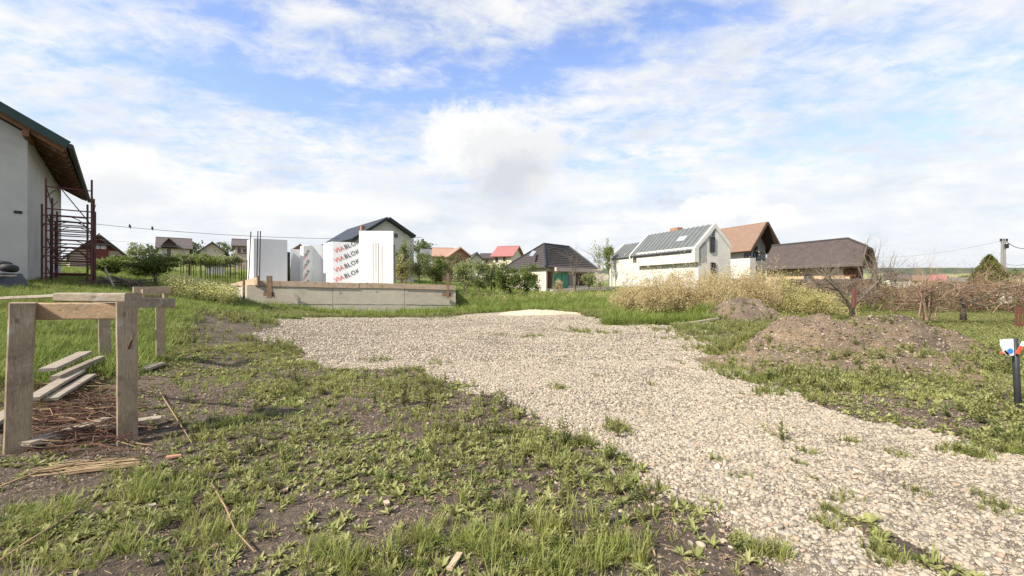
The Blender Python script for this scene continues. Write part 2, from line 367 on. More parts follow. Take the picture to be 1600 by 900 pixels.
t.put(b.inputs['Base Color'], t.ramp(oi, [(0, (.11, .088, .07)), (.5, (.19, .152, .12)), (.85, (.24, .19, .15)), (1, (.40, .33, .26))])); b.inputs['Roughness'].default_value = .95; b.inputs['Specular IOR Level'].default_value = .1

def soil_nodes(t, v):
    n1 = t.noise(v, 1.1, 7, .6, .3); n2 = t.noise(v, 22, 6, .7); n3 = t.noise(v, 95, 4, .7)
    c = t.mix(t.mapr(n1, .35, .65), (.12, .096, .076), (.195, .157, .123))
    c = t.mix(t.mapr(n2, .42, .62, 0, .75), c, (.058, .046, .037))
    c = t.mix(t.mapr(n3, .60, .68, 0, .8), c, (.32, .26, .20))
    h_ = t.m('ADD', t.m('MULTIPLY', n2, 1.0), t.m('MULTIPLY', n3, .45))
    return c, h_
m, t, b = newmat('ground_mat')
v = t.add('ShaderNodeTexCoord').outputs['Object']
soil, soilh = soil_nodes(t, v)
ga = t.add('ShaderNodeAttribute', attribute_name='gravel').outputs['Fac']
la = t.add('ShaderNodeAttribute', attribute_name='lush').outputs['Fac']
fa = t.add('ShaderNodeAttribute', attribute_name='field').outputs['Fac']
edge = t.noise(v, 9, 6, .7)
gm = t.mapr(t.m('ADD', ga, t.m('MULTIPLY', t.m('SUBTRACT', edge, .5), 1.1)), .42, .60)
vo = t.add('ShaderNodeTexVoronoi'); t.put(vo.inputs['Vector'], v); vo.inputs['Scale'].default_value = 24; vo.inputs['Randomness'].default_value = 1
vsep = t.add('ShaderNodeSeparateColor'); t.put(vsep.inputs[0], vo.outputs['Color'])
gcol = t.ramp(vsep.outputs[0], [(0, (.13, .12, .095)), (.25, (.24, .21, .165)), (.6, (.34, .30, .235)), (.85, (.42, .38, .31)), (1, (.26, .20, .15))])
gcol = t.mix(t.mapr(vo.outputs['Distance'], .012, .022, 0, .8), gcol, (.085, .07, .052))
big_ = t.mapr(t.noise(v, .5, 5, .6), .35, .65, 0, .25)
gcol = t.mix(big_, gcol, (.33, .27, .21))
gn = t.noise(v, 3.2, 7, .7); gn2 = t.noise(v, 30, 4, .7)
gr = t.mix(t.mapr(gn, .35, .65), (.12, .15, .04), (.18, .21, .065))
gr = t.mix(t.mapr(gn2, .4, .65, 0, .7), gr, (.05, .06, .022))
gr = t.mix(t.mapr(t.noise(v, .12, 6, .6), .45, .65, 0, .5), gr, (.19, .185, .065))
base = t.mix(t.mapr(t.m('ADD', la, t.m('MULTIPLY', t.m('SUBTRACT', gn, .5), 1.0)), .45, .8), soil, gr)
col_ = t.mix(gm, base, gcol)
# far fields
fm = t.mapping(v, (.02, .006, 1)); fv = t.add('ShaderNodeTexVoronoi'); t.put(fv.inputs['Vector'], fm); fv.inputs['Scale'].default_value = 1.0
fs = t.add('ShaderNodeSeparateColor'); t.put(fs.inputs[0], fv.outputs['Color'])
fcol = t.ramp(fs.outputs[0], [(0, (.10, .15, .04)), (.3, (.24, .26, .09)), (.55, (.13, .19, .05)), (.8, (.30, .26, .15)), (1, (.16, .22, .06))])
col_ = t.mix(fa, col_, fcol)
t.put(b.inputs['Base Color'], col_); b.inputs['Roughness'].default_value = .95; b.inputs['Specular IOR Level'].default_value = .12
hh = t.m('ADD', t.m('MULTIPLY', soilh, t.m('SUBTRACT', 1.0, gm)), t.m('MULTIPLY', t.m('MULTIPLY', t.mapr(vo.outputs['Distance'], 0, .025, 1, 0), gm), 1.0))
bp = t.add('ShaderNodeBump'); bp.inputs['Strength'].default_value = 1; bp.inputs['Distance'].default_value = .05
t.put(bp.inputs['Height'], hh); t.l.new(bp.outputs[0], b.inputs['Normal'])
def moundmat(name, tan):
    m, t, b = newmat(name)
    v = t.add('ShaderNodeTexCoord').outputs['Object']
    c, h_ = soil_nodes(t, v)
    n = t.noise(v, 1.6, 7, .65, .5)
    c = t.mix(t.mapr(n, .38, .62, tan[0], tan[1]), c, (.32, .235, .155))
    n2 = t.noise(v, 16, 5, .7)
    c = t.mix(t.mapr(n2, .5, .64, 0, .55), c, (.09, .068, .052))
    t.put(b.inputs['Base Color'], c); b.inputs['Roughness'].default_value = .95; b.inputs['Specular IOR Level'].default_value = .1
    bp = t.add('ShaderNodeBump'); bp.inputs['Strength'].default_value = 1; bp.inputs['Distance'].default_value = .05
    t.put(bp.inputs['Height'], h_); t.l.new(bp.outputs[0], b.inputs['Normal'])
moundmat('mound_tan', (.35, .95)); moundmat('mound_dark', (.05, .5)); rough_mat('sand', (.58, .48, .34), (.48, .385, .27), 2, .95, .5, 60)

# ------------------------------------------------------------------ object helpers
LOC = {}
def tag(o, label=None, cat=None, group=None, kind=None):
    if label: o['label'] = label
    if cat: o['category'] = cat
    if group: o['group'] = group
    if kind: o['kind'] = kind
    return o
def thing(name, label, cat, loc, group=None):
    o = bpy.data.objects.new(name, None); C.objects.link(o); o.location = loc; o.empty_display_size = .2
    LOC[o.name] = Vector(loc); return tag(o, label, cat, group)
def mesh_obj(name, verts, faces, mats, parent=None, smooth=False, midx=None, origin=None, tint=None):
    off = Vector((0, 0, 0))
    if parent is not None: off = LOC[parent.name]
    elif origin is not None: off = Vector(origin)
    me = bpy.data.meshes.new(name)
    vv = np.asarray(verts, float).reshape(-1, 3)-np.array(off)
    if isinstance(faces, np.ndarray):
        nf, k = faces.shape
        me.vertices.add(len(vv)); me.vertices.foreach_set('co', vv.astype(np.float32).ravel())
        me.loops.add(nf*k); me.loops.foreach_set('vertex_index', faces.astype(np.int32).ravel())
        me.polygons.add(nf); me.polygons.foreach_set('loop_start', np.arange(0, nf*k, k, dtype=np.int32)); me.polygons.foreach_set('loop_total', np.full(nf, k, np.int32))
        me.update(calc_edges=True)
    else:
        me.from_pydata(vv.tolist(), [], faces); me.update()
    if isinstance(mats, str): mats = [mats]
    for q in mats: me.materials.append(MATS[q])
    if midx is not None: me.polygons.foreach_set('material_index', np.asarray(midx, np.int32))
    if tint is not None:
        a = me.attributes.new('tint', 'FLOAT', 'POINT'); a.data.foreach_set('value', np.asarray(tint, np.float32))
    if smooth: me.polygons.foreach_set('use_smooth', np.ones(len(me.polygons), bool))
    o = bpy.data.objects.new(name, me); C.objects.link(o)
    if parent is not None: o.parent = parent; LOC[o.name] = off
    else: o.location = off; LOC[o.name] = off
    return o
class MB:
    def __init__(s): s.v = []; s.f = []; s.mi = []; s.tn = []; s.cur = 0
    def face(s, pts, mi=0):
        i = len(s.v); s.v += [tuple(p) for p in pts]; s.f.append(tuple(range(i, i+len(pts)))); s.mi.append(mi)
    def hexa(s, p, mi=0):
        """p: 8 points, bottom ring 0-3, top ring 4-7"""
        i = len(s.v); s.v += [tuple(q) for q in p]
        for f in ((3, 2, 1, 0), (4, 5, 6, 7), (0, 1, 5, 4), (1, 2, 6, 5), (2, 3, 7, 6), (3, 0, 4, 7)): s.f.append(tuple(i+k for k in f)); s.mi.append(mi)
    def box(s, x0, x1, y0, y1, z0, z1, T=None, mi=0):
        p = [(x0, y0, z0), (x1, y0, z0), (x1, y1, z0), (x0, y1, z0), (x0, y0, z1), (x1, y0, z1), (x1, y1, z1), (x0, y1, z1)]
        if T: p = [T(*q) for q in p]
        s.hexa(p, mi)
    def beam(s, a, b_, w, h, up=(0, 0, 1), seg=1, jit=0, ch=.0, mi=0):
        """timber between a and b, w across, h along up, with chamfered edges and slight unevenness"""
        a = Vector(a); b_ = Vector(b_); d = (b_-a).normalized(); upv = Vector(up)
        sx = d.cross(upv)
        if sx.length < 1e-4: sx = d.cross(Vector((0, 1, 0)))
        sx.normalize(); uz = sx.cross(d).normalized()
        c = ch; prof = [(-w/2+c, -h/2), (w/2-c, -h/2), (w/2, -h/2+c), (w/2, h/2-c), (w/2-c, h/2), (-w/2+c, h/2), (-w/2, h/2-c), (-w/2, -h/2+c)] if c > 0 else [(-w/2, -h/2), (w/2, -h/2), (w/2, h/2), (-w/2, h/2)]
        n = len(prof); i0 = len(s.v)
        for k in range(seg+1):
            p = a+(b_-a)*(k/seg)+(sx*random.uniform(-jit, jit)+uz*random.uniform(-jit, jit) if 0 < k < seg else Vector())
            sc_ = 1+random.uniform(-1, 1)*(jit*4)
            for (u, q) in prof: s.v.append(tuple(p+sx*u*sc_+uz*q*sc_))
        for k in range(seg):
            for j in range(n):
                j2 = (j+1) % n; s.f.append((i0+k*n+j, i0+k*n+j2, i0+(k+1)*n+j2, i0+(k+1)*n+j)); s.mi.append(mi)
        s.f.append(tuple(i0+j for j in range(n))[::-1]); s.f.append(tuple(i0+seg*n+j for j in range(n))); s.mi += [mi, mi]
    def tube(s, pts, rad, n=6, mi=0, cap=True):
        pts = [Vector(p) for p in pts]
        if not hasattr(rad, '__len__'): rad = [rad]*len(pts)
        i0 = len(s.v); ref = None
        for k, p in enumerate(pts):
            d = (pts[min(k+1, len(pts)-1)]-pts[max(k-1, 0)])
            if d.length < 1e-9: d = Vector((0, 0, 1))
            d.normalize()
            if ref is None: ref = d.orthogonal().normalized()
            ref = (ref-d*ref.dot(d)); ref = ref.normalized() if ref.length > 1e-6 else d.orthogonal().normalized()
            bt = d.cross(ref)
            for j in range(n):
                a = 2*math.pi*j/n; s.v.append(tuple(p+(ref*math.cos(a)+bt*math.sin(a))*rad[k]))
        for k in range(len(pts)-1):
            for j in range(n):
                j2 = (j+1) % n; s.f.append((i0+k*n+j, i0+k*n+j2, i0+(k+1)*n+j2, i0+(k+1)*n+j)); s.mi.append(mi)
        if cap:
            s.f.append(tuple(i0+j for j in range(n))[::-1]); s.f.append(tuple(i0+(len(pts)-1)*n+j for j in range(n))); s.mi += [mi, mi]
    def torus(s, c, ax, R0, r0, n=18, k=8, mi=0):
        c = Vector(c); ax = Vector(ax).normalized(); u = ax.orthogonal().normalized(); v_ = ax.cross(u); i0 = len(s.v)
        for i in range(n):
            a = 2*math.pi*i/n; rd = u*math.cos(a)+v_*math.sin(a)
            for j in range(k):
                q = 2*math.pi*j/k; s.v.append(tuple(c+rd*(R0+r0*math.cos(q))+ax*(r0*1.25*math.sin(q))))
        for i in range(n):
            for j in range(k):
                s.f.append((i0+i*k+j, i0+((i+1) % n)*k+j, i0+((i+1) % n)*k+(j+1) % k, i0+i*k+(j+1) % k)); s.mi.append(mi)
    def build(s, name, mats, parent=None, smooth=False, origin=None):
        return mesh_obj(name, s.v, s.f, mats, parent, smooth, s.mi if not isinstance(mats, str) else None, origin)

# leaf sheets (numpy): oriented rhombus leaves
def leaf_quads(P, size, up=.3, asp=.45, seed=0):
    r = np.random.default_rng(seed); n = len(P)
    d = r.normal(size=(n, 3)); d[:, 2] += up; d /= np.linalg.norm(d, axis=1)[:, None]
    e = r.normal(size=(n, 3)); e -= (e*d).sum(1)[:, None]*d; e /= np.linalg.norm(e, axis=1)[:, None]
    s_ = (size*r.uniform(.6, 1.4, n))[:, None] if np.isscalar(size) else size[:, None]
    V = np.stack([P, P+d*s_*.5+e*s_*asp*.5, P+d*s_, P+d*s_*.5-e*s_*asp*.5], 1).reshape(-1, 3)
    Fq = np.arange(4*n).reshape(n, 4)
    return V, Fq
def clump_points(c, rad, n, nclump=30, fill=.35, seed=0, zbias=0, crad=.30):
    r = np.random.default_rng(seed); c = np.array(c); rad = np.array(rad)
    cc = r.normal(size=(nclump, 3)); cc /= np.linalg.norm(cc, axis=1)[:, None]; cc *= (r.uniform(0, 1, nclump)**fill)[:, None]*.82
    cc[:, 2] = np.where(cc[:, 2] < -.75, -.75, cc[:, 2])
    k = r.integers(0, nclump, n); cr = r.uniform(.5, 1.25, nclump)*crad
    q = r.normal(size=(n, 3)); q /= np.linalg.norm(q, axis=1)[:, None]; q *= (r.uniform(0, 1, n)**.5)[:, None]
    P = (cc[k]+q*cr[k][:, None])*rad+c
    tint = np.clip(r.uniform(0, 1, nclump)[k]*.55+r.uniform(0, .45, n), 0, 1)
    return P, tint
def foliage(name, mat, c, rad, n, leaf, parent=None, nclump=30, seed=0, fill=.35, crad=.30, asp=.5, up=.3, floor=None):
    P, tn = clump_points(c, rad, n, nclump, fill, seed, crad=crad)
    if floor is not None: P[:, 2] = np.maximum(P[:, 2], floor+np.random.default_rng(seed).uniform(0, .25, n))
    V, Fq = leaf_quads(P, leaf, up, asp, seed+1)
    return mesh_obj(name, V, Fq, mat, parent, tint=np.repeat(tn, 4), origin=(c[0], c[1], c[2]-rad[2]))
def branch(mb, p, d, L, r0, depth, spread=.6, n=5, up=.1, tips=None, seg=3, kids=(2, 4), rnd=random):
    pts = [Vector(p)]; rr = [r0]; d = Vector(d).normalized()
    for i in range(seg):
        d = (d+Vector((rnd.gauss(0, .16), rnd.gauss(0, .16), rnd.gauss(0, .12)+up*.3))).normalized()
        pts.append(pts[-1]+d*L/seg); rr.append(r0*(1-.55*(i+1)/seg))
    mb.tube(pts, rr, n if depth > 1 else 3, cap=False)
    if tips is not None: tips.append(pts[-1])
    if depth <= 0: return
    for k in range(rnd.randint(*kids)):
        i = rnd.randint(1, seg); a = rnd.uniform(0, 2*math.pi)
        o = d.orthogonal().normalized(); o2 = d.cross(o)
        nd = (d+(o*math.cos(a)+o2*math.sin(a))*rnd.uniform(spread*.6, spread*1.4)+Vector((0, 0, up))).normalized()
        branch(mb, pts[i], nd, L*rnd.uniform(.55, .85), rr[i]*.62, depth-1, spread, n, up, tips, seg, kids, rnd)
def tree(name, label, cat, x, y, h, rx, leafm, n, leaf, group=None, trunk_r=.12, bark='bark', crown_lo=.3, nclump=34, seed=1, fill=.35, z=None, crad=.3, ry=None):
    z0 = gz(x, y)-.03 if z is None else z
    o = thing(name, label, cat, (x, y, z0), group)
    rnd = random.Random(seed); mb = MB()
    mb.tube([(x, y, z0-.15), (x+rnd.uniform(-.05, .05)*h*.2, y, z0+h*crown_lo), (x+rnd.uniform(-.1, .1)*h*.3, y, z0+h*.75)], [trunk_r*1.2, trunk_r, trunk_r*.35], 7, cap=False)
    for k in range(7):
        a = rnd.uniform(0, 6.28); branch(mb, (x, y, z0+h*rnd.uniform(max(.08, crown_lo*.7), .6)), (math.cos(a), math.sin(a), .8), h*.32, trunk_r*.45, 2, .6, 4, .1, rnd=rnd)
    mb.build('trunk', bark, o, True)
    rz = h*(1-crown_lo)/2
    foliage('crown', leafm, (x, y, z0+h*crown_lo+rz), (rx, ry or rx, rz), n, leaf, o, nclump, seed, fill, crad)
    return o

# ------------------------------------------------------------------ ground sheet
ys = [-4.0]
while ys[-1] < 3500:
    y = ys[-1]; ys.append(y+max(.055, (abs(y)-1.0)*.0135 if y > 0 else .12))
ys = np.array(ys); nu = 330
us = np.linspace(-1, 1, nu); us = us*.75+.25*us**3
YY, UU = np.meshgrid(ys, us, indexing='ij'); XX = UU*(np.maximum(YY, 0)*1.75+9)
ZZ = terrain(XX, YY)
V = np.stack([XX, YY, ZZ], 2).reshape(-1, 3); nr = len(ys)
idx = np.arange(nr*nu).reshape(nr, nu)
Fq = np.stack([idx[:-1, :-1], idx[:-1, 1:], idx[1:, 1:], idx[1:, :-1]], 2).reshape(-1, 4)
gro = mesh_obj('ground', V, Fq, 'ground_mat', smooth=True); tag(gro, kind='structure')
Xf, Yf = V[:, 0], V[:, 1]
for nm, val in (('gravel', gravel(Xf, Yf)), ('lush', lush(Xf, Yf)), ('field', sst(Yf, 70, 110))):
    a = gro.data.attributes.new(nm, 'FLOAT', 'POINT'); a.data.foreach_set('value', val.astype(np.float32))

# distant hills
def hill(px0, px1, Y, depth, top, name, mat, jag, seed):
    xs_ = np.linspace((px0-800)/F*Y, (px1-800)/F*Y, 260); yb = np.linspace(0, 1, 26)
    A, B_ = np.meshgrid(xs_, yb, indexing='ij')
    prof = H+(HY-top)*(Y+depth*.6)/F
    hz_ = prof*np.sin(np.clip(B_, 0, 1)*math.pi*.5)**1.2*(1+.12*(fbm(A, B_*300, .0018, seed, 3)-.5))+(fbm(A, B_*depth, .02, seed+3, 3)-.5)*jag*B_
    ends = np.minimum(sst(A, xs_[0], xs_[0]+200), 1-sst(A, xs_[-1]-200, xs_[-1])); hz_ = hz_*np.where(px0 < 0, 1, ends*.0+1)
    v_ = np.stack([A, Y+B_*depth, hz_-6], 2).reshape(-1, 3); id_ = np.arange(len(v_)).reshape(260, 26)
    f_ = np.stack([id_[:-1, :-1], id_[1:, :-1], id_[1:, 1:], id_[:-1, 1:]], 2).reshape(-1, 4)
    o = mesh_obj(name, v_, f_, mat, smooth=True); return tag(o, kind='structure')
m, t, b = newmat('hill_mat')
v = t.add('ShaderNodeTexCoord').outputs['Object']
n1 = t.noise(t.mapping(v, (1, .35, 1)), .006, 6, .6); n2 = t.noise(v, .05, 6, .7)
c = t.mix(t.mapr(n1, .44, .52), (.15, .17, .10), (.085, .105, .075)); c = t.mix(t.mapr(n2, .4, .6, 0, .6), c, (.055, .075, .06))
zf = t.add('ShaderNodeSeparateXYZ'); t.put(zf.inputs[0], v)
fld = t.ramp(t.noise(t.mapping(v, (.5, .2, 1)), .02, 3, .5), [(.35, (.20, .22, .10)), (.5, (.30, .30, .16)), (.65, (.16, .20, .09))])
c = t.mix(t.mapr(t.m('ADD', zf.outputs[2], t.m('MULTIPLY', n1, 40)), 56, 66), fld, c)
t.put(b.inputs['Base Color'], c); b.inputs['Roughness'].default_value = 1; b.inputs['Specular IOR Level'].default_value = 0
hill(-900, 2600, 1300, 500, 413.5, 'hills', 'hill_mat', 5, 2)

# ------------------------------------------------------------------ dirt mounds
def mound_obj(name, ids, label, x0, x1, y0, y1, mat, step=.045):
    xs_ = np.arange(x0, x1, step); yy_ = np.arange(y0, y1, step); A, B_ = np.meshgrid(xs_, yy_, indexing='ij')
    mh = mounds(A, B_, ids)
    z = terrain(A, B_)+mh-.03+(fbm(A, B_, 9, 70, 3)-.5)*.07*sst(mh, 0, .1)
    id_ = np.arange(A.size).reshape(A.shape)
    f_ = np.stack([id_[:-1, :-1], id_[1:, :-1], id_[1:, 1:], id_[:-1, 1:]], 2).reshape(-1, 4)
    keep = (mh[:-1, :-1] > .004).ravel()
    return tag(mesh_obj(name, np.stack([A, B_, z], 2).reshape(-1, 3), f_[keep], mat, smooth=True, origin=((x0+x1)/2, (y0+y1)/2, 0)), label, 'dirt pile')
mound_obj('dirt_mound', [0, 2, 3], 'tan and brown heap of dug earth beside the gravel, nearest of the earth heaps', 2.4, 10.2, 4.8, 10.6, 'mound_tan')
mound_obj('dirt_mound', [1], 'dark earth heap right of the tan heap, weeds growing up its front', 4.9, 10.7, 6.4, 11, 'mound_dark')
mound_obj('dirt_mound', [4, 5], 'dark brown earth heap in front of the golden thicket', 5.2, 11.2, 12.9, 18, 'mound_dark')

mound_obj('sand_heap', [6], 'low flat spread of tan sand at the far end of the gravel drive', -1.5, 4, 17.5, 21.8, 'sand')

# ------------------------------------------------------------------ scatter sources
def blade(V_, F_, T_, base, az_, lean, L, wd, bend, seg=3, tint=.5, fold=0):
    ca, sa = math.cos(az_), math.sin(az_); i0 = len(V_); ang = lean; p = Vector(base)
    for k in range(seg+1):
        t_ = k/seg
        if fold: ww = wd*math.sin(math.pi*min(.97, t_*.85+.12))
        else: ww = wd*(1-t_**1.8)
        sx = Vector((-sa, ca, 0))*ww*.5
        if fold:
            nrm = Vector((-ca*math.cos(ang), -sa*math.cos(ang), math.sin(ang)))
            V_ += [tuple(p-sx+nrm*ww*.18), tuple(p), tuple(p+sx+nrm*ww*.18)]; T_ += [tint]*3
        else: V_ += [tuple(p-sx), tuple(p+sx)]; T_ += [tint]*2
        dirv = Vector((ca*math.sin(ang), sa*math.sin(ang), math.cos(ang))); p = p+dirv*(L/seg); ang += bend/seg
    m_ = 3 if fold else 2
    for k in range(seg):
        a = i0+k*m_
        if fold: F_ += [(a, a+1, a+4, a+3), (a+1, a+2, a+5, a+4)]
        else: F_.append((a, a+1, a+3, a+2))
def src_coll(name): return bpy.data.collections.new(name)
def src_mesh(coll, name, V_, F_, T_, mat, smooth=False):
    me = bpy.data.meshes.new(name); me.from_pydata(V_, [], F_); me.materials.append(MATS[mat])
    if T_ is not None:
        a = me.attributes.new('tint', 'FLOAT', 'POINT'); a.data.foreach_set('value', np.array(T_, np.float32))
    if smooth: me.polygons.foreach_set('use_smooth', np.ones(len(me.polygons), bool))
    o = bpy.data.objects.new(name, me); coll.objects.link(o); return o
def tufts(cn, mat, nvar, nb, h, wd, spread, seed, bend=(.3, 1.3)):
    rnd = random.Random(seed); cl = src_coll(cn)
    for v_ in range(nvar):
        V_, F_, T_ = [], [], []
        for i in range(nb):
            a = rnd.uniform(0, 6.28); r_ = rnd.uniform(0, spread)
            blade(V_, F_, T_, (math.cos(a)*r_, math.sin(a)*r_, -.01), a+rnd.uniform(-1, 1), rnd.uniform(.02, .5), h*rnd.uniform(.5, 1.2), wd*rnd.uniform(.7, 1.3), rnd.uniform(*bend), 3, rnd.random())
        src_mesh(cl, cn+'_tuft', V_, F_, T_, mat)
    return cl
def rosettes(cn, mat, nvar, nl, L, wd, seed, lean=(.5, 1.25)):
    rnd = random.Random(seed); cl = src_coll(cn)
    for v_ in range(nvar):
        V_, F_, T_ = [], [], []
        for i in range(nl):
            a = i*2.4+rnd.uniform(-.4, .4)
            blade(V_, F_, T_, (math.cos(a)*.004, math.sin(a)*.004, 0), a, rnd.uniform(*lean), L*rnd.uniform(.55, 1.2), wd*rnd.uniform(.8, 1.25), rnd.uniform(.1, .9), 3, rnd.random(), 1)
        src_mesh(cl, cn+'_leaves', V_, F_, T_, mat)
    return cl
def herb_geo(V_, F_, T_, rnd, h, nst, nl, L, wd, Vs, Fs):
    for s_ in range(nst):
        a0 = rnd.uniform(0, 6.28); ln = rnd.uniform(.0, .45) if nst > 1 else .05; hh_ = h*rnd.uniform(.6, 1.1)
        for k in range(nl):
            t_ = (k+.5)/nl; z = hh_*t_; x = math.cos(a0)*math.sin(ln)*z; y = math.sin(a0)*math.sin(ln)*z
            blade(V_, F_, T_, (x, y, z), k*2.4+rnd.uniform(-.5, .5), rnd.uniform(.5, 1.2), L*(1.15-.6*t_)*rnd.uniform(.7, 1.2), wd, rnd.uniform(0, .8), 2, rnd.random(), 1)
        b_ = len(V_)
        tip = (math.cos(a0)*math.sin(ln)*hh_, math.sin(a0)*math.sin(ln)*hh_, hh_)
        V_ += [(-.002, 0, -.02), (.002, 0, -.02), (tip[0]+.001, tip[1], tip[2]), (tip[0]-.001, tip[1], tip[2])]; T_ += [.3]*4; F_.append((b_, b_+1, b_+2, b_+3))
def herbs(cn, mat, nvar, h, nst, nl, L, wd, seed):
    rnd = random.Random(seed); cl = src_coll(cn)
    for v_ in range(nvar):
        V_, F_, T_ = [], [], []; herb_geo(V_, F_, T_, rnd, h, nst, nl, L, wd, None, None); src_mesh(cl, cn+'_plant', V_, F_, T_, mat)
    return cl
import bmesh
def rocks(cn, mat, nvar, seed, flat=.55, sub=2, rug=.18):
    rnd = random.Random(seed); cl = src_coll(cn)
    for v_ in range(nvar):
        bm = bmesh.new(); bmesh.ops.create_icosphere(bm, subdivisions=sub, radius=.5)
        ax = [rnd.uniform(.8, 1.25), rnd.uniform(.6, .9), flat*rnd.uniform(.75, 1.2)]; off = Vector((rnd.uniform(0, 50), rnd.uniform(0, 50), 0))
        from mathutils import noise as mn
        for q in bm.verts:
            k = 1+rug*2*mn.noise(q.co*2.2+off)
            q.co = Vector((q.co.x*ax[0], q.co.y*ax[1], q.co.z*ax[2]))*k
        V_ = [tuple(q.co) for q in bm.verts]; F_ = [tuple(x.index for x in f.verts) for f in bm.faces]; bm.free()
        src_mesh(cl, cn+'_stone', V_, F_, None, mat, True)
    return cl
S_short = tufts('short_grass', 'grass_blade', 5, 12, .085, .006, .03, 1)
S_long = tufts('long_grass', 'grass_blade', 5, 20, .24, .008, .06, 2, (.3, 1.5))
S_meadow = tufts('meadow_grass', 'grass_dark', 5, 26, .26, .011, .14, 3, (.4, 1.6))
S_ros = rosettes('rosette', 'herb_leaf', 6, 12, .04, .012, 4)
S_ros2 = rosettes('broadleaf', 'herb_leaf', 5, 9, .06, .022, 5, (.4, 1.1))
S_herb = herbs('herb', 'herb_leaf', 6, .11, 5, 9, .034, .010, 6)
S_dark = herbs('dark_herb', 'herb_dark', 4, .16, 7, 10, .035, .012, 7)
S_peb = rocks('pebble', 'pebble', 7, 8, .55, 2, .14); S_clod = rocks('clod', 'clod', 5, 9, .7, 1, .3)
rnd = random.Random(5); S_straw = src_coll('straw_bits')
for i in range(4):
    mb = MB(); mb.tube([(-.5, 0, 0), (-.1, rnd.uniform(-.06, .06), .02), (.5, rnd.uniform(-.1, .1), 0)], [.012, .014, .009], 3); src_mesh(S_straw, 'straw_bit', mb.v, mb.f, None, 'straw')

def scatter(name, coll, x, y, scl, label=None, sink=0., tilt=.15, seed=0, cat=None, zoff=None, flat3=None):
    r = np.random.default_rng(seed+100); n = len(x); z = ground(x, y)-sink*scl
    if zoff is not None: z = z+zoff
    cx, cy = float(x.mean()), float(y.mean())
    me = bpy.data.meshes.new(name); me.vertices.add(n)
    me.vertices.foreach_set('co', np.stack([x-cx, y-cy, z], 1).astype(np.float32).ravel())
    rot = np.stack([r.normal(0, tilt, n), r.normal(0, tilt, n), r.uniform(0, 6.283, n)], 1)
    a = me.attributes.new('rot', 'FLOAT_VECTOR', 'POINT'); a.data.foreach_set('vector', rot.astype(np.float32).ravel())
    a = me.attributes.new('scl', 'FLOAT', 'POINT'); a.data.foreach_set('value', scl.astype(np.float32))
    a = me.attributes.new('pick', 'INT', 'POINT'); a.data.foreach_set('value', r.integers(0, len(coll.objects), n).astype(np.int32))
    o = bpy.data.objects.new(name, me); C.objects.link(o); o.location = (cx, cy, 0); tag(o, label, cat, kind='stuff')
    ng = bpy.data.node_groups.new(name+'_scatter', 'GeometryNodeTree')
    ng.interface.new_socket('Geometry', in_out='INPUT', socket_type='NodeSocketGeometry'); ng.interface.new_socket('Geometry', in_out='OUTPUT', socket_type='NodeSocketGeometry')
    N = ng.nodes; L = ng.links; gi = N.new('NodeGroupInput'); go = N.new('NodeGroupOutput')
    ci = N.new('GeometryNodeCollectionInfo'); ci.inputs['Collection'].default_value = coll; ci.inputs['Separate Children'].default_value = True; ci.inputs['Reset Children'].default_value = True
    ip = N.new('GeometryNodeInstanceOnPoints'); ip.inputs['Pick Instance'].default_value = True
    def at(nm, ty):
        q = N.new('GeometryNodeInputNamedAttribute'); q.data_type = ty; q.inputs[0].default_value = nm; return q.outputs[0]
    L.new(gi.outputs[0], ip.inputs['Points']); L.new(ci.outputs[0], ip.inputs['Instance']); L.new(at('pick', 'INT'), ip.inputs['Instance Index'])
    L.new(at('rot', 'FLOAT_VECTOR'), ip.inputs['Rotation']); L.new(at('scl', 'FLOAT'), ip.inputs['Scale']); L.new(ip.outputs[0], go.inputs[0])
    md = o.modifiers.new('scatter', 'NODES'); md.node_group = ng
    return o
def samp(n, y0, y1, seed, wide=1.28, pw=1.0):
    """points in the wedge of ground in front of the viewer"""
    r = np.random.default_rng(seed); u = r.random(n)
    y = (y0**(pw+1)+u*(y1**(pw+1)-y0**(pw+1)))**(1/(pw+1)); x = r.uniform(-1, 1, n)*wide*(y+.3)
    return x, y, r
def clearz(x, y):
    """True where plants may stand (off the slab)"""
    fnd = [(-13.97, 23), (-3.46, 26.8), (-5, 36), (-22, 36), (-17.2, 26.3)]
    return sdist(x, y, fnd) < .05

# gravel
x, y, r = samp(230000, 1.7, 7.5, 11); k = (gravel(x, y) > r.random(len(x))*.9+.08) & (mounds(x, y) < .03)
s_ = np.clip(r.lognormal(-3.78, .33, len(x)), .011, .055); k = k & (r.random(len(x)) < .22+1.2*np.clip(fbm(x*.6+y*.5, y*.6-x*.4, 1.6, 71, 4)-.30, 0, 1)/.4)
scatter('gravel_stones', S_peb, x[k], y[k], s_[k], 'pale rounded river gravel spread over the drive', -.05, .35, 1)
x, y, r = samp(230000, 7.5, 25, 12, .9, .1); k = (gravel(x, y) > .5) & (mounds(x, y) < .03)
s_ = np.clip(r.lognormal(-3.45, .3, len(x)), .014, .07)*(1+(y-7.5)*.03); k = k & (r.random(len(x)) < .45+1.1*np.clip(fbm(x, y, .9, 71, 4)-.28, 0, 1)/.4)
scatter('gravel_stones', S_peb, x[k], y[k], s_[k], 'pale gravel of the drive seen further off towards the foundation', -.02, .35, 2)
# strays
x, y, r = samp(14000, 1.7, 9, 13); gd = sdist(x, y, GPW); k = (gd < .1) & (gd > -1.3) & (r.random(len(x)) < np.exp(gd*2.6)*.55)
scatter('stray_stones', S_peb, x[k], y[k], r.uniform(.012, .04, len(x))[k], 'stray pebbles pressed into the soil along the gravel edge', .1, .35, 3)
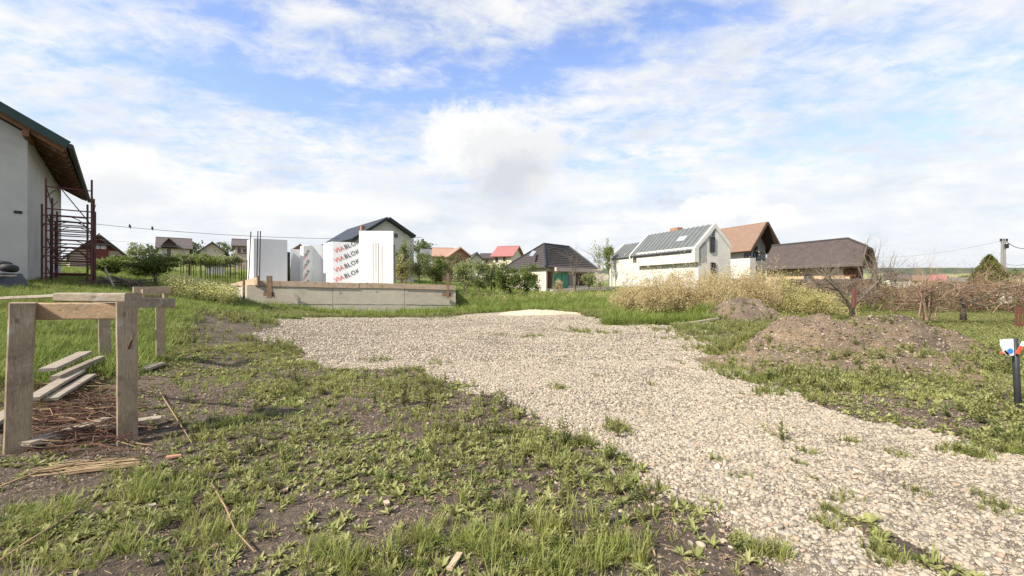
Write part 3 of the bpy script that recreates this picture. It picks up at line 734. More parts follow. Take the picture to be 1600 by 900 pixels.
# soil clods
x, y, r = samp(110000, 1.7, 8, 14); gr_ = gravel(x, y); k = (gr_ < .5) & (r.random(len(x)) < .3+.7*(fbm(x, y, 2.5, 60, 3) > .5))
scatter('soil_crumbs', S_clod, x[k], y[k], (r.uniform(.006, .022, len(x))*np.where(r.random(len(x)) < .10, 2.0, 1))[k], 'dark crumbs of soil on the bare earth', .1, .6, 4)
x, y, r = samp(90000, 5.5, 17.5, 15, 1.0, .6); mh = mounds(x, y, range(6)); k = mh > .06
scatter('mound_clods', S_clod, x[k], y[k], r.uniform(.02, .07, len(x))[k], 'loose clods on the earth heaps', .1, .6, 5)
# plants on bare areas
def veg_mask(x, y, r, thr, seed, sc_=1.0):
    lu = lush(x, y); gr_ = gravel(x, y); mh = mounds(x, y)
    p = np.clip(lu*1.05-thr+(fbm(x, y, 1.7*sc_, seed, 4)-.5)*1.6+(fbm(x, y, 6, seed+5, 2)-.5)*.7, 0, 1)
    bare = np.exp(-(((x+3.9)/1.2)**2+((y-4.3)/1.1)**2)**2)
    p = p*(1-.8*bare)*(1-gr_)*np.where(mh > .30, .06, np.where(mh > .12, .35, 1))*clearz(x, y)
    return r.random(len(x)) < p
x, y, r = samp(60000, 1.7, 9, 21); k = veg_mask(x, y, r, -.02, 80)
scatter('low_weeds', S_ros, x[k], y[k], r.uniform(.5, 1.35, len(x))[k], 'small pale green rosette weeds creeping over the soil', 0, .2, 6)
x, y, r = samp(9000, 1.7, 9, 22); k = veg_mask(x, y, r, .24, 85)
scatter('broadleaf_weeds', S_ros2, x[k], y[k], r.uniform(.5, 1.3, len(x))[k], 'broad leaved seedlings among the grass', 0, .2, 7)
x, y, r = samp(14000, 1.7, 9.5, 23); k = veg_mask(x, y, r, .20, 90)
scatter('leafy_herbs', S_herb, x[k], y[k], r.uniform(.4, 1.15, len(x))[k], 'leafy green herbs in patches on the ground', 0, .2, 8)
x, y, r = samp(16000, 2.0, 9.5, 24); k = veg_mask(x, y, r, .40, 95)
scatter('dark_herbs', S_dark, x[k], y[k], r.uniform(.25, .8, len(x))[k], 'darker olive herbs in low cushions', 0, .2, 9)
x, y, r = samp(30000, 1.7, 9, 25); k = veg_mask(x, y, r, .08, 99)
scatter('short_grass', S_short, x[k], y[k], r.uniform(.5, 1.4, len(x))[k], 'short sparse grass blades over the soil', 0, .2, 10)
# individual long tufts near the lens and lush grass left
TU = [(740, 850, .5, 44), (660, 850, .3, 18), (230, 770, .55, 44), (60, 810, .5, 30), (960, 870, .35, 34), (840, 830, .3, 22), (560, 890, .4, 30), (330, 840, .45, 18), (480, 880, .3, 12), (120, 870, .5, 30), (850, 880, .4, 40)]
xs_, ys_ = [], []; r = np.random.default_rng(31)
for (a, b_, s0, n) in TU:
    gx, gy = G0(a, b_); xs_.append(gx+r.normal(0, s0*.28, n)); ys_.append(gy+r.normal(0, s0*.18, n))
x = np.concatenate(xs_); y = np.maximum(np.concatenate(ys_), 1.75)
scatter('grass_clumps', S_long, x, y, r.uniform(.25, .62, len(x)), 'upright fresh green grass clumps at the front of the plot', 0, .2, 11)
x, y, r = samp(60000, 3.0, 24, 26, 1.3, .5); lu = lush(x, y); gr_ = gravel(x, y)
k = (lu > .62+.25*r.random(len(x))) & (gr_ < .25) & clearz(x, y) & (mounds(x, y) < .15) & (r.random(len(x)) < np.where(x > 0, .55, 1.)) & ((x < 0) | (fbm(x, y, .9, 44, 3) > .40))
sc_l = np.where((x < -.62*y-.9), r.uniform(.7, 1.2, len(x)), r.uniform(.35, .85, len(x)))
scatter('meadow_grass', S_meadow, x[k], y[k], sc_l[k], 'thick fresh green meadow grass', .02, .15, 12)
# right side weeds, coarser
x, y, r = samp(26000, 3.2, 17, 27, 1.28, .4); k = (x > .45*y) & veg_mask(x, y, r, .22, 105)
scatter('coarse_weeds', S_herb, x[k], y[k], r.uniform(.9, 1.9, len(x))[k], 'bright green coarse weeds between the gravel and the heaps', 0, .2, 13)
x, y, r = samp(42000, 8, 22, 28, 1.2, .4); k = veg_mask(x, y, r, .1, 110)
scatter('mid_herbs', S_herb, x[k], y[k], r.uniform(.8, 1.8, len(x))[k], 'green weeds and grass in the middle distance', 0, .2, 14)
x, y, r = samp(52000, 22, 60, 29, 1.25, .6); k = clearz(x, y) & (gravel(x, y) < .2) & (r.random(len(x)) < .8)
scatter('field_grass', S_meadow, x[k], y[k], r.uniform(1.0, 2.3, len(x))[k], 'green grass of the field behind the plot', .02, .15, 15)
# tufts that come up through the gravel (places taken from the photograph)
GT = [(870, 608, .10, 9, .7), (825, 526, .3, 16, .8), (905, 518, .5, 40, .9), (945, 520, .3, 20, .8), (780, 523, .2, 8, .7), (700, 500, .8, 30, .8), (630, 497, .7, 30, .8), (560, 496, .7, 34, .9), (490, 494, .8, 50, 1.0), (430, 500, .6, 40, 1.0),
      (1320, 690, .05, 5, .5), (1400, 712, .06, 6, .5), (1495, 708, .10, 22, .7), (1515, 712, .10, 16, .7), (1565, 705, .12, 22, .7), (1290, 800, .05, 8, .5), (1285, 818, .05, 7, .5), (1370, 870, .06, 12, .6), (1560, 795, .12, 10, .5), (1245, 725, .04, 5, .5),
      (1110, 720, .04, 5, .5), (1145, 743, .04, 4, .4), (1010, 600, .15, 6, .5), (1165, 855, .07, 14, .6), (1210, 865, .05, 10, .6), (1100, 545, .4, 30, .9), (1060, 530, .5, 30, .8), (1130, 575, .4, 50, .9), (1150, 550, .5, 80, 1.2), (1080, 522, .6, 60, 1.0), (1120, 535, .5, 60, 1.1), (1040, 516, .6, 40, .9), (1165, 590, .35, 40, .9), (985, 508, .6, 30, .8), (1200, 612, .3, 24, .8), (1270, 618, .2, 16, .7), (1260, 705, .04, 6, .5), (1310, 780, .1, 8, .4), (1430, 770, .12, 8, .4), (940, 590, .1, 4, .5), (690, 566, .2, 8, .7), (590, 560, .25, 14, .7), (965, 670, .1, 14, .8), (905, 690, .1, 12, .8)]
xs_, ys_, ss_ = [], [], []; r = np.random.default_rng(33)
for (a, b_, s0, n, q) in GT:
    gx, gy = G0(a, b_); xs_.append(gx+r.normal(0, s0*.6, n)); ys_.append(gy+r.normal(0, s0*.5, n)); ss_.append(np.full(n, q)*r.uniform(.6, 1.2, n))
x = np.concatenate(xs_); y = np.concatenate(ys_)
scatter('gravel_weeds', S_herb, x, y, np.concatenate(ss_), 'small green weeds growing up through the gravel', 0, .2, 16)
scatter('gravel_grass', S_short, x+.04, y-.03, np.concatenate(ss_)*1.5, 'short grass blades growing up through the gravel', 0, .2, 17)
# straw bits
x, y, r = samp(26000, 1.7, 8, 34); k = (gravel(x, y) < .5) & (r.random(len(x)) < .55)
scatter('dry_straw', S_straw, x[k], y[k], r.uniform(.02, .10, len(x))[k], 'bits of dry straw lying among the weeds', -.01, .12, 18)
leafmat('dead_leaf', [(.10, .07, .045), (.17, .12, .075), (.26, .19, .12), (.36, .28, .18)], .15)
S_dead = rosettes('dead_leaf', 'dead_leaf', 4, 6, .03, .008, 14, (.9, 1.5))
x, y, r = samp(26000, 1.7, 8.5, 37); k = (gravel(x, y) < .6) & (r.random(len(x)) < .6)
scatter('dead_leaves', S_dead, x[k], y[k], r.uniform(.4, 1.3, len(x))[k], 'withered brown leaf bits lying between the weeds', 0, .3, 22)
x, y, r = samp(150000, 1.7, 4.6, 38); k = gravel(x, y) > .35
scatter('gravel_grit', S_peb, x[k], y[k], r.uniform(.006, .014, len(x))[k], 'fine grit between the larger pebbles', -.1, .5, 23)
# flowering weeds left of the foundation
rnd = random.Random(77); S_fl = src_coll('flowering_weed')
for v_ in range(4):
    V_, F_, T_ = [], [], []; herb_geo(V_, F_, T_, rnd, .55, 3, 9, .09, .03, None, None)
    o_ = src_mesh(S_fl, 'flowering_weed_plant', V_, F_, T_, 'herb_leaf'); nl = len(F_)
    P = np.array([(rnd.gauss(0, .09), rnd.gauss(0, .09), rnd.uniform(.40, .66)) for _ in range(26)]); Vq, Fq2 = leaf_quads(P, .028, .6, .9, v_)
    me = bpy.data.meshes.new('flower'); VV = V_+[tuple(q) for q in Vq]; FF = F_+[tuple(int(z)+len(V_) for z in q) for q in Fq2]
    me.from_pydata(VV, [], FF); me.materials.append(MATS['herb_leaf']); me.materials.append(MATS['petal_yellow'])
    me.polygons.foreach_set('material_index', np.array([0]*nl+[1]*len(Fq2), np.int32)); a = me.attributes.new('tint', 'FLOAT', 'POINT'); a.data.foreach_set('value', np.array(T_+[rnd.random() for _ in range(len(Vq))], np.float32)); o_.data = me
r = np.random.default_rng(35); yy_ = r.uniform(15.5, 21.5, 900); pxx = r.uniform(262, 365, 900); x = (pxx-800)/F*yy_
scatter('flowering_weeds', S_fl, x, yy_, r.uniform(.7, 1.5, len(x)), 'yellow flowering weeds beside the left end of the foundation', .02, .12, 19)
r = np.random.default_rng(36); yy_ = r.uniform(28, 36, 900); pxx = r.uniform(712, 960, 900); x = (pxx-800)/F*yy_
scatter('tall_field_herbs', S_fl, x[:200], yy_[:200], r.uniform(.7, 1.3, 200), 'tall herbs with pale flower heads below the hedge', .02, .12, 20)
scatter('tall_field_grass', S_meadow, x[200:], yy_[200:], r.uniform(1.4, 2.6, len(x)-200), 'tall bright green grass below the hedge', .02, .12, 21)

#@@REST@@
# ================================================================== STRUCTURES
def frameT(P, A, B_):
    """local (a along A, b along B, z) -> world"""
    A = Vector((A[0], A[1], 0)).normalized(); B_ = Vector((B_[0], B_[1], 0)).normalized(); P = Vector((P[0], P[1], 0))
    return lambda a, b_, z: tuple(P+A*a+B_*b_+Vector((0, 0, z)))
def wbox(T, a0, a1, b0, b1, z0, z1): m_ = MB(); m_.box(a0, a1, b0, b1, z0, z1, T); return m_
def window(root, T, a0, a1, b0, b1, z0, z1, face, fm='frame_dark', gm_='glass', nm='window', bars=1, out=.05, fr=.07):
    """face: 'a0','a1','b0','b1' = which local plane; builds frame bars and a pane"""
    m_ = MB()
    def put(u0, u1, w0, w1, d0, d1, mb):
        if face in ('b0', 'b1'):
            s = -1 if face == 'b0' else 1; c = b0
            mb.box(u0, u1, min(c+s*d0, c+s*d1), max(c+s*d0, c+s*d1), w0, w1, T)
        else:
            s = -1 if face == 'a0' else 1; c = a0
            mb.box(min(c+s*d0, c+s*d1), max(c+s*d0, c+s*d1), u0, u1, w0, w1, T)
    u0, u1 = (a0, a1) if face in ('b0', 'b1') else (b0, b1)
    put(u0, u1, z0, z0+fr, .0, out, m_); put(u0, u1, z1-fr, z1, .0, out, m_)
    put(u0, u0+fr, z0+fr, z1-fr, 0, out, m_); put(u1-fr, u1, z0+fr, z1-fr, 0, out, m_)
    for k in range(bars): 
        c_ = u0+(u1-u0)*(k+1)/(bars+1); put(c_-fr*.4, c_+fr*.4, z0+fr, z1-fr, 0, out*.9, m_)
    f_ = m_.build(nm, fm, root); p = MB(); put(u0+fr*.6, u1-fr*.6, z0+fr*.6, z1-fr*.6, .004, out*.45, p); LOC[f_.name] = LOC[root.name]
    p.build('pane', gm_, f_); return f_
def gable_walls(T, L, Wd, z0, ze, zr, mb, rc=.5):
    """prism: length L along a, width Wd along b, ridge along a"""
    c = Wd*rc
    P = [(0, 0, z0), (0, Wd, z0), (0, Wd, ze), (0, c, zr), (0, 0, ze)]
    Q = [(L, b_, z) for (_, b_, z) in P]
    mb.face([T(*p) for p in P][::-1]); mb.face([T(*p) for p in Q])
    for i in range(5):
        j = (i+1) % 5
        if i in (2, 3): continue
        mb.face([T(*P[i]), T(*P[j]), T(*Q[j]), T(*Q[i])])
def slope(T, a0, a1, b0, z0, b1, z1, th, mb):
    """roof slab from eave line (b0,z0) up to (b1,z1), thickness th"""
    dn = Vector((b1-b0, z1-z0)).normalized(); n = Vector((-dn.y, dn.x)); n = n if n.y > 0 else -n
    p = [(a0, b0, z0), (a1, b0, z0), (a1, b1, z1), (a0, b1, z1)]
    up_ = [(a, b_+n.x*th, z+n.y*th) for a, b_, z in p]
    mb.hexa([T(*q) for q in p]+[T(*q) for q in up_])
def roof_pair(root, T, L, Wd, ze, zr, o_e, o_g, th, mat, rc=.5, name='roof'):
    c = Wd*rc; s1 = (zr-ze)/c; s2 = (zr-ze)/(Wd-c); m_ = MB()
    slope(T, -o_g, L+o_g, -o_e, ze-o_e*s1+.01, c, zr+.01, th, m_); slope(T, -o_g, L+o_g, Wd+o_e, ze-o_e*s2+.01, c, zr+.01, th, m_)
    m_.tube([T(-o_g, c, zr+th*1.15), T(L+o_g, c, zr+th*1.15)], th*.55, 6)
    r_ = m_.build(name, mat, root); LOC[r_.name] = LOC[root.name]; return r_
def house(name, label, pxn, Y, A, L, Wd, z0, ze, zr, wall, roofm, o_e=.5, o_g=.5, th=.18, group=None, cat='house', Bs=1, wins=(), rc=.5, chim=None):
    A = Vector(A).normalized(); B_ = Vector((A.y, -A.x))*Bs; P = XY(pxn, Y); T = frameT(P, A, B_)
    r_ = thing(name, label, cat, (P.x, P.y, z0), group)
    m_ = MB(); gable_walls(T, L, Wd, z0-1.0, ze, zr, m_, rc); m_.build('wall', wall, r_)
    rf = roof_pair(r_, T, L, Wd, ze, zr, o_e, o_g, th, roofm, rc)
    for w_ in wins: window(r_, T, *w_)
    if chim:
        a, b_, zt = chim; m_ = wbox(T, a-.3, a+.3, b_-.3, b_+.3, zr-1.5, zt); m_.box(a-.38, a+.38, b_-.38, b_+.38, zt, zt+.12, T); m_.build('chimney', 'brick_orange', rf)
    return r_, T

# ---- left: unfinished neighbour's house -----------------------------------
Pc = XY(43, 14.5); A2 = Vector((-.671, .742)); Nn = Vector((.742, .671)); Gd = Vector((-.742, -.671))
ZB = 1.3+3*14.5/680
T = frameT(Pc, A2, Gd)                    # a: along the side wall away from us, b: along the gable to the left
hr = thing('unfinished_house', 'grey plastered unfinished house with a steep green metal roof, at the left edge', 'house', (Pc.x, Pc.y, ZB))
ZE = 1.3+236*14.5/680
pit = .60; Wg = 9.0; Lh = 11.5
m_ = MB(); gable_walls(T, Lh, Wg, ZB-.0, ZE, ZE+pit*Wg/2, m_); m_.build('wall', 'render_wall', hr)
m_ = MB(); m_.box(.05, Lh-.05, .05, Wg-.05, ZB-1.3, ZB-.001, T); m_.build('foundation_plinth', 'concrete', hr)
oe, og = .95, .62
m_ = MB(); eb = -oe; ez = ZE-oe*pit+.20
slope(T, -og, Lh+.5, eb, ez, Wg/2, ez+(Wg/2-eb)*pit, .10, m_); slope(T, -og, Lh+.5, Wg-eb, ez, Wg/2, ez+(Wg/2-eb)*pit, .10, m_)
rf = m_.build('roof', 'roof_green', hr); LOC[rf.name] = LOC[hr.name]
m_ = MB(); slope(T, -og+.03, Lh+.4, eb+.03, ez-.035, Wg/2, ez-.035+(Wg/2-eb-.03)*pit, .02, m_); slope(T, -og+.03, Lh+.4, Wg-eb-.03, ez-.035, Wg/2, ez-.035+(Wg/2-eb-.03)*pit, .02, m_); m_.build('soffit_boards', 'wood_roof', rf)
for k in range(15):
    a = -og+.12+k*.80; m_ = MB()
    m_.beam(T(a, eb+.06, ez-.10), T(a, .9, ez-.10+(.9-eb-.06)*pit), .09, .13, seg=2, ch=.008); m_.build('rafter', 'wood_roof', rf)
for a0_, b_, nm_ in ((-og-.02, -.02, 'purlin'), (-og-.02, 2.4, 'purlin'), (-og-.02, 4.5, 'purlin')):
    m_ = MB(); m_.beam(T(a0_, b_, ez+(b_-eb)*pit-.30), T(.6, b_, ez+(b_-eb)*pit-.30), .15, .19, ch=.012); m_.build(nm_, 'wood_roof', rf)
m_ = MB(); m_.beam(T(-og-.03, eb-.02, ez-.0), T(-og-.03, Wg/2, ez+(Wg/2-eb)*pit), .04, .17); m_.build('verge_board', 'wood_roof', rf)
m_ = MB(); m_.beam(T(-og-.07, eb-.04, ez+.07), T(-og-.07, Wg/2, ez+.07+(Wg/2-eb)*pit), .07, .26); m_.build('verge_flashing', 'roof_green', rf)
m_ = MB(); m_.tube([T(-og-.05, eb-.10, ez+.04), T(Lh+.5, eb-.10, ez-.0)], .085, 8); m_.build('gutter', 'frame_dark', rf)
for (a, z, nm_) in ((-.012, ZB+2.35, 'vent'), (-.012, ZB+.28, 'vent')):
    m_ = MB(); m_.box(-.03, -.002, -.30, -.12, z-.045, z+.045, frameT(Pc+Vector((0, 0)), A2, -Gd) if False else (lambda a_, b__, z_: T(a_, -b__, z_)))
    m_.build(nm_, 'iron_black', hr)

# scaffold tower beside that wall
sb = thing('scaffold', 'rusty tubular scaffold tower standing under the eaves of the grey house', 'scaffolding', (Pc.x+.8, Pc.y+.6, 1.2))
def sp_(a, o, z): v_ = Pc+A2*a+Nn*o; return (v_.x, v_.y, z)
zb0 = 1.12
for fi, (a, o0, top) in enumerate(((.02, .42, 4.95), (.32, .30, 4.1), (1.9, .42, 4.55), (2.2, .36, 4.0), (3.9, .40, 4.3), (4.1, .34, 3.9))):
    o1 = o0+1.12
    for o in (o0, o1):
        m_ = MB(); m_.tube([sp_(a, o, zb0), sp_(a, o, top+(.12 if o == o1 else .0))], .030, 6); m_.build('post', 'rust', sb)
    lev = [zb0+.25, zb0+1.0, zb0+1.75, zb0+2.05, zb0+2.8, zb0+3.55] if fi % 2 == 0 else [zb0+.6, zb0+1.2, zb0+1.5, zb0+2.3, zb0+2.6]
    for z in lev:
        if z > top: continue
        m_ = MB(); m_.tube([sp_(a, o0, z), sp_(a, o1, z)], .022, 5); m_.build('rail', 'rust', sb)
    for z in ([zb0+1.75, zb0+3.55] if fi % 2 == 0 else [zb0+1.5, zb0+2.6]):
        if z > top: continue
        for s, o in ((1, o0), (-1, o1)):
            m_ = MB(); m_.tube([sp_(a, o+s*.0, z-.42), sp_(a, o+s*.10, z-.22), sp_(a, o+s*.24, z-.08), sp_(a, o+s*.42, z)], .014, 4, cap=False); m_.build('brace', 'rust', sb)
for o in (.42, 1.54):
    for z in (zb0+.9, zb0+1.9, zb0+2.7, zb0+3.6):
        m_ = MB(); m_.tube([sp_(.02, o, z), sp_(1.9, o, z-.5), sp_(3.9, o, z)], .016, 4); m_.build('brace', 'rust', sb)
m_ = MB(); m_.tube([sp_(.02, .6, zb0+3.8), sp_(.5, 1.5, zb0+2.4)], .016, 4); m_.build('brace', 'rust', sb)

# tyres and tarpaulin by the wall
def P3(px, py, Y): return W(px, py, Y)
bl = thing('block_stack', 'pale concrete block half covered by the dark tarpaulin, at the left edge', 'concrete block', P3(-4, 452, 12.6))
m_ = MB(); q = P3(-4, 452, 12.6); m_.box(q.x-.5, q.x+.22, q.y-.3, q.y+.3, q.z-.15, q.z+.42); m_.build('block', 'concrete', bl)
xs_ = np.linspace(-.75, .55, 22); ys_ = np.linspace(-.45, .45, 14); A_, B_ = np.meshgrid(xs_, ys_, indexing='ij')
zz_ = .50*(1-sst(A_, .12, .52))*(1-.35*sst(-B_, .2, .45))+(fbm(A_, B_, 6, 3, 3)-.5)*.10+.0
tz = q.z-.10; V_ = np.stack([A_+q.x, B_+q.y+.05, zz_+tz+.05], 2).reshape(-1, 3); id_ = np.arange(len(V_)).reshape(22, 14)
f_ = np.stack([id_[:-1, :-1], id_[1:, :-1], id_[1:, 1:], id_[:-1, 1:]], 2).reshape(-1, 4)
tp = mesh_obj('tarpaulin', V_, f_, 'tarp', smooth=True, origin=q); tag(tp, 'dark grey plastic tarpaulin draped over the block stack by the grey wall', 'tarpaulin')
for i, (px, py, rr_, lb) in enumerate(((3, 413, .20, 'black tyre lying on the tarpaulin, cut by the left edge'), (14, 418, .17, 'black tyre lying on the tarpaulin nearest the wall corner'))):
    c = P3(px, py, 12.6); m_ = MB(); m_.torus((c.x, c.y, c.z-.02), (0, .15, 1), rr_*.72, .085, 20, 8); o = m_.build('tyre', 'rubber', None, True, origin=c); tag(o, lb, 'tyre')

# ---- trestles / batter boards ---------------------------------------------
def gp(px, py, up=0.): x_, y_ = G0(px, py); return Vector((x_, y_, gz(x_, y_)+up))
Y1 = 3.5
tr = thing('timber_trestle', 'nearest rough timber trestle with two square posts and a knotty board on top', 'trestle', (P3(115, 700, Y1).x, Y1, 0), 'timber trestles')
m_ = MB(); m_.beam(P3(26, 718, 3.42), P3(36, 473, 3.42), .138, .15, (-.95, 1, 0), 5, .003, .010); m_.build('post', 'wood_v', tr)
m_ = MB(); m_.beam(P3(199, 704, 3.62), P3(198, 471, 3.62), .132, .11, (-.80, 1, 0), 5, .003, .010); m_.build('post', 'wood_v', tr)
m_ = MB(); m_.beam(P3(36, 486, 3.50), P3(196, 486, 3.68), .07, .135, (0, 0, 1), 4, .002, .008); m_.build('rail', 'wood_h', tr)
m_ = MB(); m_.beam(P3(99, 464, 3.72), P3(209, 464.5, 3.66), .16, .075, (0, 0, 1), 4, .002, .010); m_.build('top_board', 'wood_grey', tr)
m_ = MB(); m_.beam(P3(200, 545, 3.50), P3(206, 532, 3.46), .012, .012); m_.build('nail', 'rust', tr)
m_ = MB(); m_.beam(P3(180, 688, 3.50), P3(205, 676, 3.48), .012, .012); m_.build('nail', 'rust', tr)
tr = thing('timber_trestle', 'second timber trestle behind the knotty board, with a short grey crosspiece', 'trestle', (P3(205, 555, 7.0).x, 7.0, 0), 'timber trestles')
m_ = MB(); m_.beam(P3(164, 562, 6.6), P3(163, 470, 6.6), .135, .12, (-.85, 1, 0), 4, .004, .01); m_.build('post', 'wood_v', tr)
m_ = MB(); m_.beam(P3(251, 556, 6.9), P3(250, 478, 6.9), .115, .11, (-.72, 1, 0), 4, .004, .01); m_.build('post', 'wood_v', tr)
m_ = MB(); m_.beam(P3(206, 473, 6.2), P3(268, 473, 6.9), .12, .14, (0, 0, 1), 3, .003, .01); m_.build('rail', 'wood_grey', tr)
m_ = MB(); m_.beam(P3(150, 474, 6.55), P3(215, 474, 6.2), .08, .10, (0, 0, 1), 3, .003, .01); m_.build('rail', 'wood_grey', tr)
tr = thing('formwork_trestle', 'orange tinted boards nailed on stakes beyond the trestles, half hidden by yellow flowers', 'trestle', (P3(250, 470, 12).x, 12, 0))
m_ = MB(); m_.beam(P3(208, 454, 11.5), P3(266, 453, 12.3), .04, .20, (0, 0, 1), 3, .003, .004); m_.build('board', 'wood_new', tr)
m_ = MB(); m_.beam(P3(208, 464, 11.6), P3(262, 464, 12.4), .04, .12, (0, 0, 1), 3, .003, .004); m_.build('board', 'wood_pale', tr)
m_ = MB(); m_.beam(P3(222, 500, 11.45), P3(223, 452, 11.45), .06, .05, (0, 1, 0)); m_.build('stake', 'wood_v', tr)
m_ = MB(); m_.beam(P3(256, 500, 12.2), P3(256, 452, 12.2), .06, .05, (0, 1, 0)); m_.build('stake', 'wood_v', tr)
m_ = MB(); m_.beam(P3(-40, 469, 4.3), P3(99, 461.5, 3.85), .05, .028, (0, 0, 1), 4, .004, .005)
tag(m_.build('long_batten', 'wood_pale', None, origin=P3(0, 466, 4.2)), 'long thin pale batten running from the left edge to the knotty board', 'batten')

# ---- loose timber on the ground -------------------------------------------
def gw(px, py, up): 
    """ground point that shows at this pixel, lifted by up"""
    Y = H*F/(py-HY)
    for _ in range(12):
        x_ = (px-800)/F*Y; Y = .5*Y+.5*(H-gz(x_, Y)-up)*F/(py-HY)
    x_ = (px-800)/F*Y; return Vector((x_, Y, gz(x_, Y)+up))
for i, (p, q_, w_, t_, mt, up_, lb) in enumerate((
    ((49, 624), (124, 580), .12, .035, 'wood_pale', .15, 'pale sawn plank seen just right of the left post, pointing into the meadow'),
    ((80, 624), (142, 586), .11, .03, 'wood_pale', .12, 'shorter pale plank lying close alongside another plank, behind the trestle'),
    ((74, 578), (133, 551), .16, .04, 'wood_pale', .24, 'weathered grey plank highest up in the meadow grass'),
    ((86, 592), (158, 560), .09, .07, 'wood_grey', .18, 'grey rounded pole lying below the highest plank'),
    ((-30, 672), (30, 636), .13, .04, 'wood_pale', .06, 'pale plank end cut by the left edge, behind the left post'),
    ((40, 694), (168, 655), .11, .035, 'wood_pale', .07, 'pale plank crossing the stick pile at the foot of the left post'),
    ((150, 668), (252, 654), .10, .045, 'wood_pale', .06, 'pale plank poking out right of the right post'),
    ((215, 560), (244, 553), .16, .04, 'wood_pale', .04, 'short pale board offcut beside the second trestle'),
    ((222, 578), (250, 568), .16, .04, 'wood_pale', .04, 'wide pale offcut lying right of the right post top'),
    ((1062, 507), (1122, 503), .12, .05, 'wood_pale', .08, 'bleached plank in front of the dark earth heap, lower one'),
    ((1076, 503), (1126, 500), .10, .05, 'wood_pale', .10, 'bleached plank in front of the dark earth heap, upper one'),
    ((962, 500), (986, 501), .10, .04, 'wood_pale', .04, 'small bleached plank at the grass edge of the gravel'))):
    m_ = MB(); a = gw(*p, up_); b_ = gw(*q_, up_); m_.beam(a, b_, w_, t_, (0, 0, 1), 4, .003, .006)
    tag(m_.build('loose_plank', mt, None, origin=a), lb, 'plank', 'loose timber on the ground')
# stick pile
rnd = random.Random(3); m_ = MB()
for i in range(520):
    px = rnd.gauss(118, 42); py = rnd.gauss(655, 26)
    if py < 600: continue
    c = gp(px, min(max(py, 605), 712), rnd.uniform(.01, .10)); a = rnd.gauss(.15, .75); L_ = rnd.uniform(.06, .30); cu = rnd.gauss(0, .10)
    d = Vector((math.cos(a), math.sin(a)*.7, rnd.gauss(0, .10))); pts = [c-d*L_, c-d*L_*.4+Vector((0, cu, rnd.uniform(0, .03))), c+d*L_*.3+Vector((0, cu, rnd.uniform(0, .03))), c+d*L_]
    m_.tube(pts, [.002, .0035, .004, .002] if rnd.random() < .88 else [.007, .008, .007, .005], 4, mi=rnd.choice([0, 0, 0, 0, 2, 1]), cap=False)
tag(m_.build('stick_pile', ['twig_brown', 'twig_tan', 'bark'], None, origin=gp(115, 660)), 'heap of reddish brown dry stalks and sticks between the trestle posts', 'stick pile', kind='stuff')
m_ = MB()
for i in range(46):
    c = gp(rnd.uniform(95, 178), rnd.uniform(722, 738), rnd.uniform(.005, .03)); d = Vector((1, .42+rnd.gauss(0, .05), rnd.gauss(0, .02))); L_ = rnd.uniform(.10, .22)
    m_.tube([c-d*L_, c, c+d*L_], .004, 3, mi=rnd.choice([0, 1]), cap=False)
tag(m_.build('straw_bundle', ['straw', 'twig_tan'], None, origin=gp(140, 730)), 'flat bundle of split dry straw below the stick pile', 'straw', kind='stuff')
for pts, r_, lb in (([(250, 618), (268, 645), (300, 700)], .006, 'thin dry stalk slanting down right of the right post'),
                    ([(330, 762), (352, 800), (368, 838), (398, 872)], .006, 'thin tan stick lying in the grass at lower left centre'),
                    ([(-10, 893), (50, 852), (122, 806)], .007, 'long brown stick in the grass at the bottom left corner'),
                    ([(0, 765), (60, 742), (120, 728)], .006, 'dark twig just below the left post'),
                    ([(190, 690), (215, 697), (240, 702)], .007, 'tan stick at the foot of the right post'),
                    ([(205, 572), (270, 562), (330, 558)], .012, 'grey branch on the soil right of the second trestle')):
    m_ = MB(); m_.tube([gp(a, b_, .035) for a, b_ in pts], [r_, r_*.9]+[r_*.7]*(len(pts)-2), 5); tag(m_.build('fallen_stick', 'twig_tan', None, True, origin=gp(*pts[0])), lb, 'stick', 'fallen sticks')
for (px, py, sx, sy, rz, mt, nm_, cat_, lb) in ((445, 769, .045, .05, .2, 'wood_new', 'wood_chip', 'wood chip', 'square tan wood chip on the soil left of centre'),
        (711, 884, .030, .11, -.35, 'wood_new', 'wood_chip', 'wood chip', 'long tan wood chip at the bottom centre'), (957, 742, .018, .11, .1, 'wood_grey', 'wood_chip', 'wood chip', 'thin grey wood sliver beside the gravel edge'),
        (604, 790, .03, .04, .5, 'wood_new', 'wood_chip', 'wood chip', 'small orange wood chip in the middle of the weeds'),
        (272, 716, .10, .03, .3, 'brick_orange', 'brick_shard', 'brick shard', 'orange brick shard on the soil right of the trestle'), (238, 795, .035, .03, .7, 'wood_pale', 'plaster_scrap', 'scrap', 'pale scrap in the grass at lower left')):
    c = gp(px, py, .02); m_ = MB(); d = Vector((math.cos(rz), math.sin(rz), .06)); e = Vector((-d.y, d.x, .1))
    m_.hexa([c-d*sx/2-e*sy/2, c+d*sx/2-e*sy/2, c+d*sx/2*.8+e*sy/2, c-d*sx/2+e*sy/2*.9]+[c-d*sx/2-e*sy/2+Vector((0, 0, .012)), c+d*sx/2-e*sy/2+Vector((0, 0, .013)), c+d*sx/2*.8+e*sy/2+Vector((0, 0, .012)), c-d*sx/2+e*sy/2*.9+Vector((0, 0, .015))])
    tag(m_.build(nm_, mt, None, origin=c), lb, cat_)
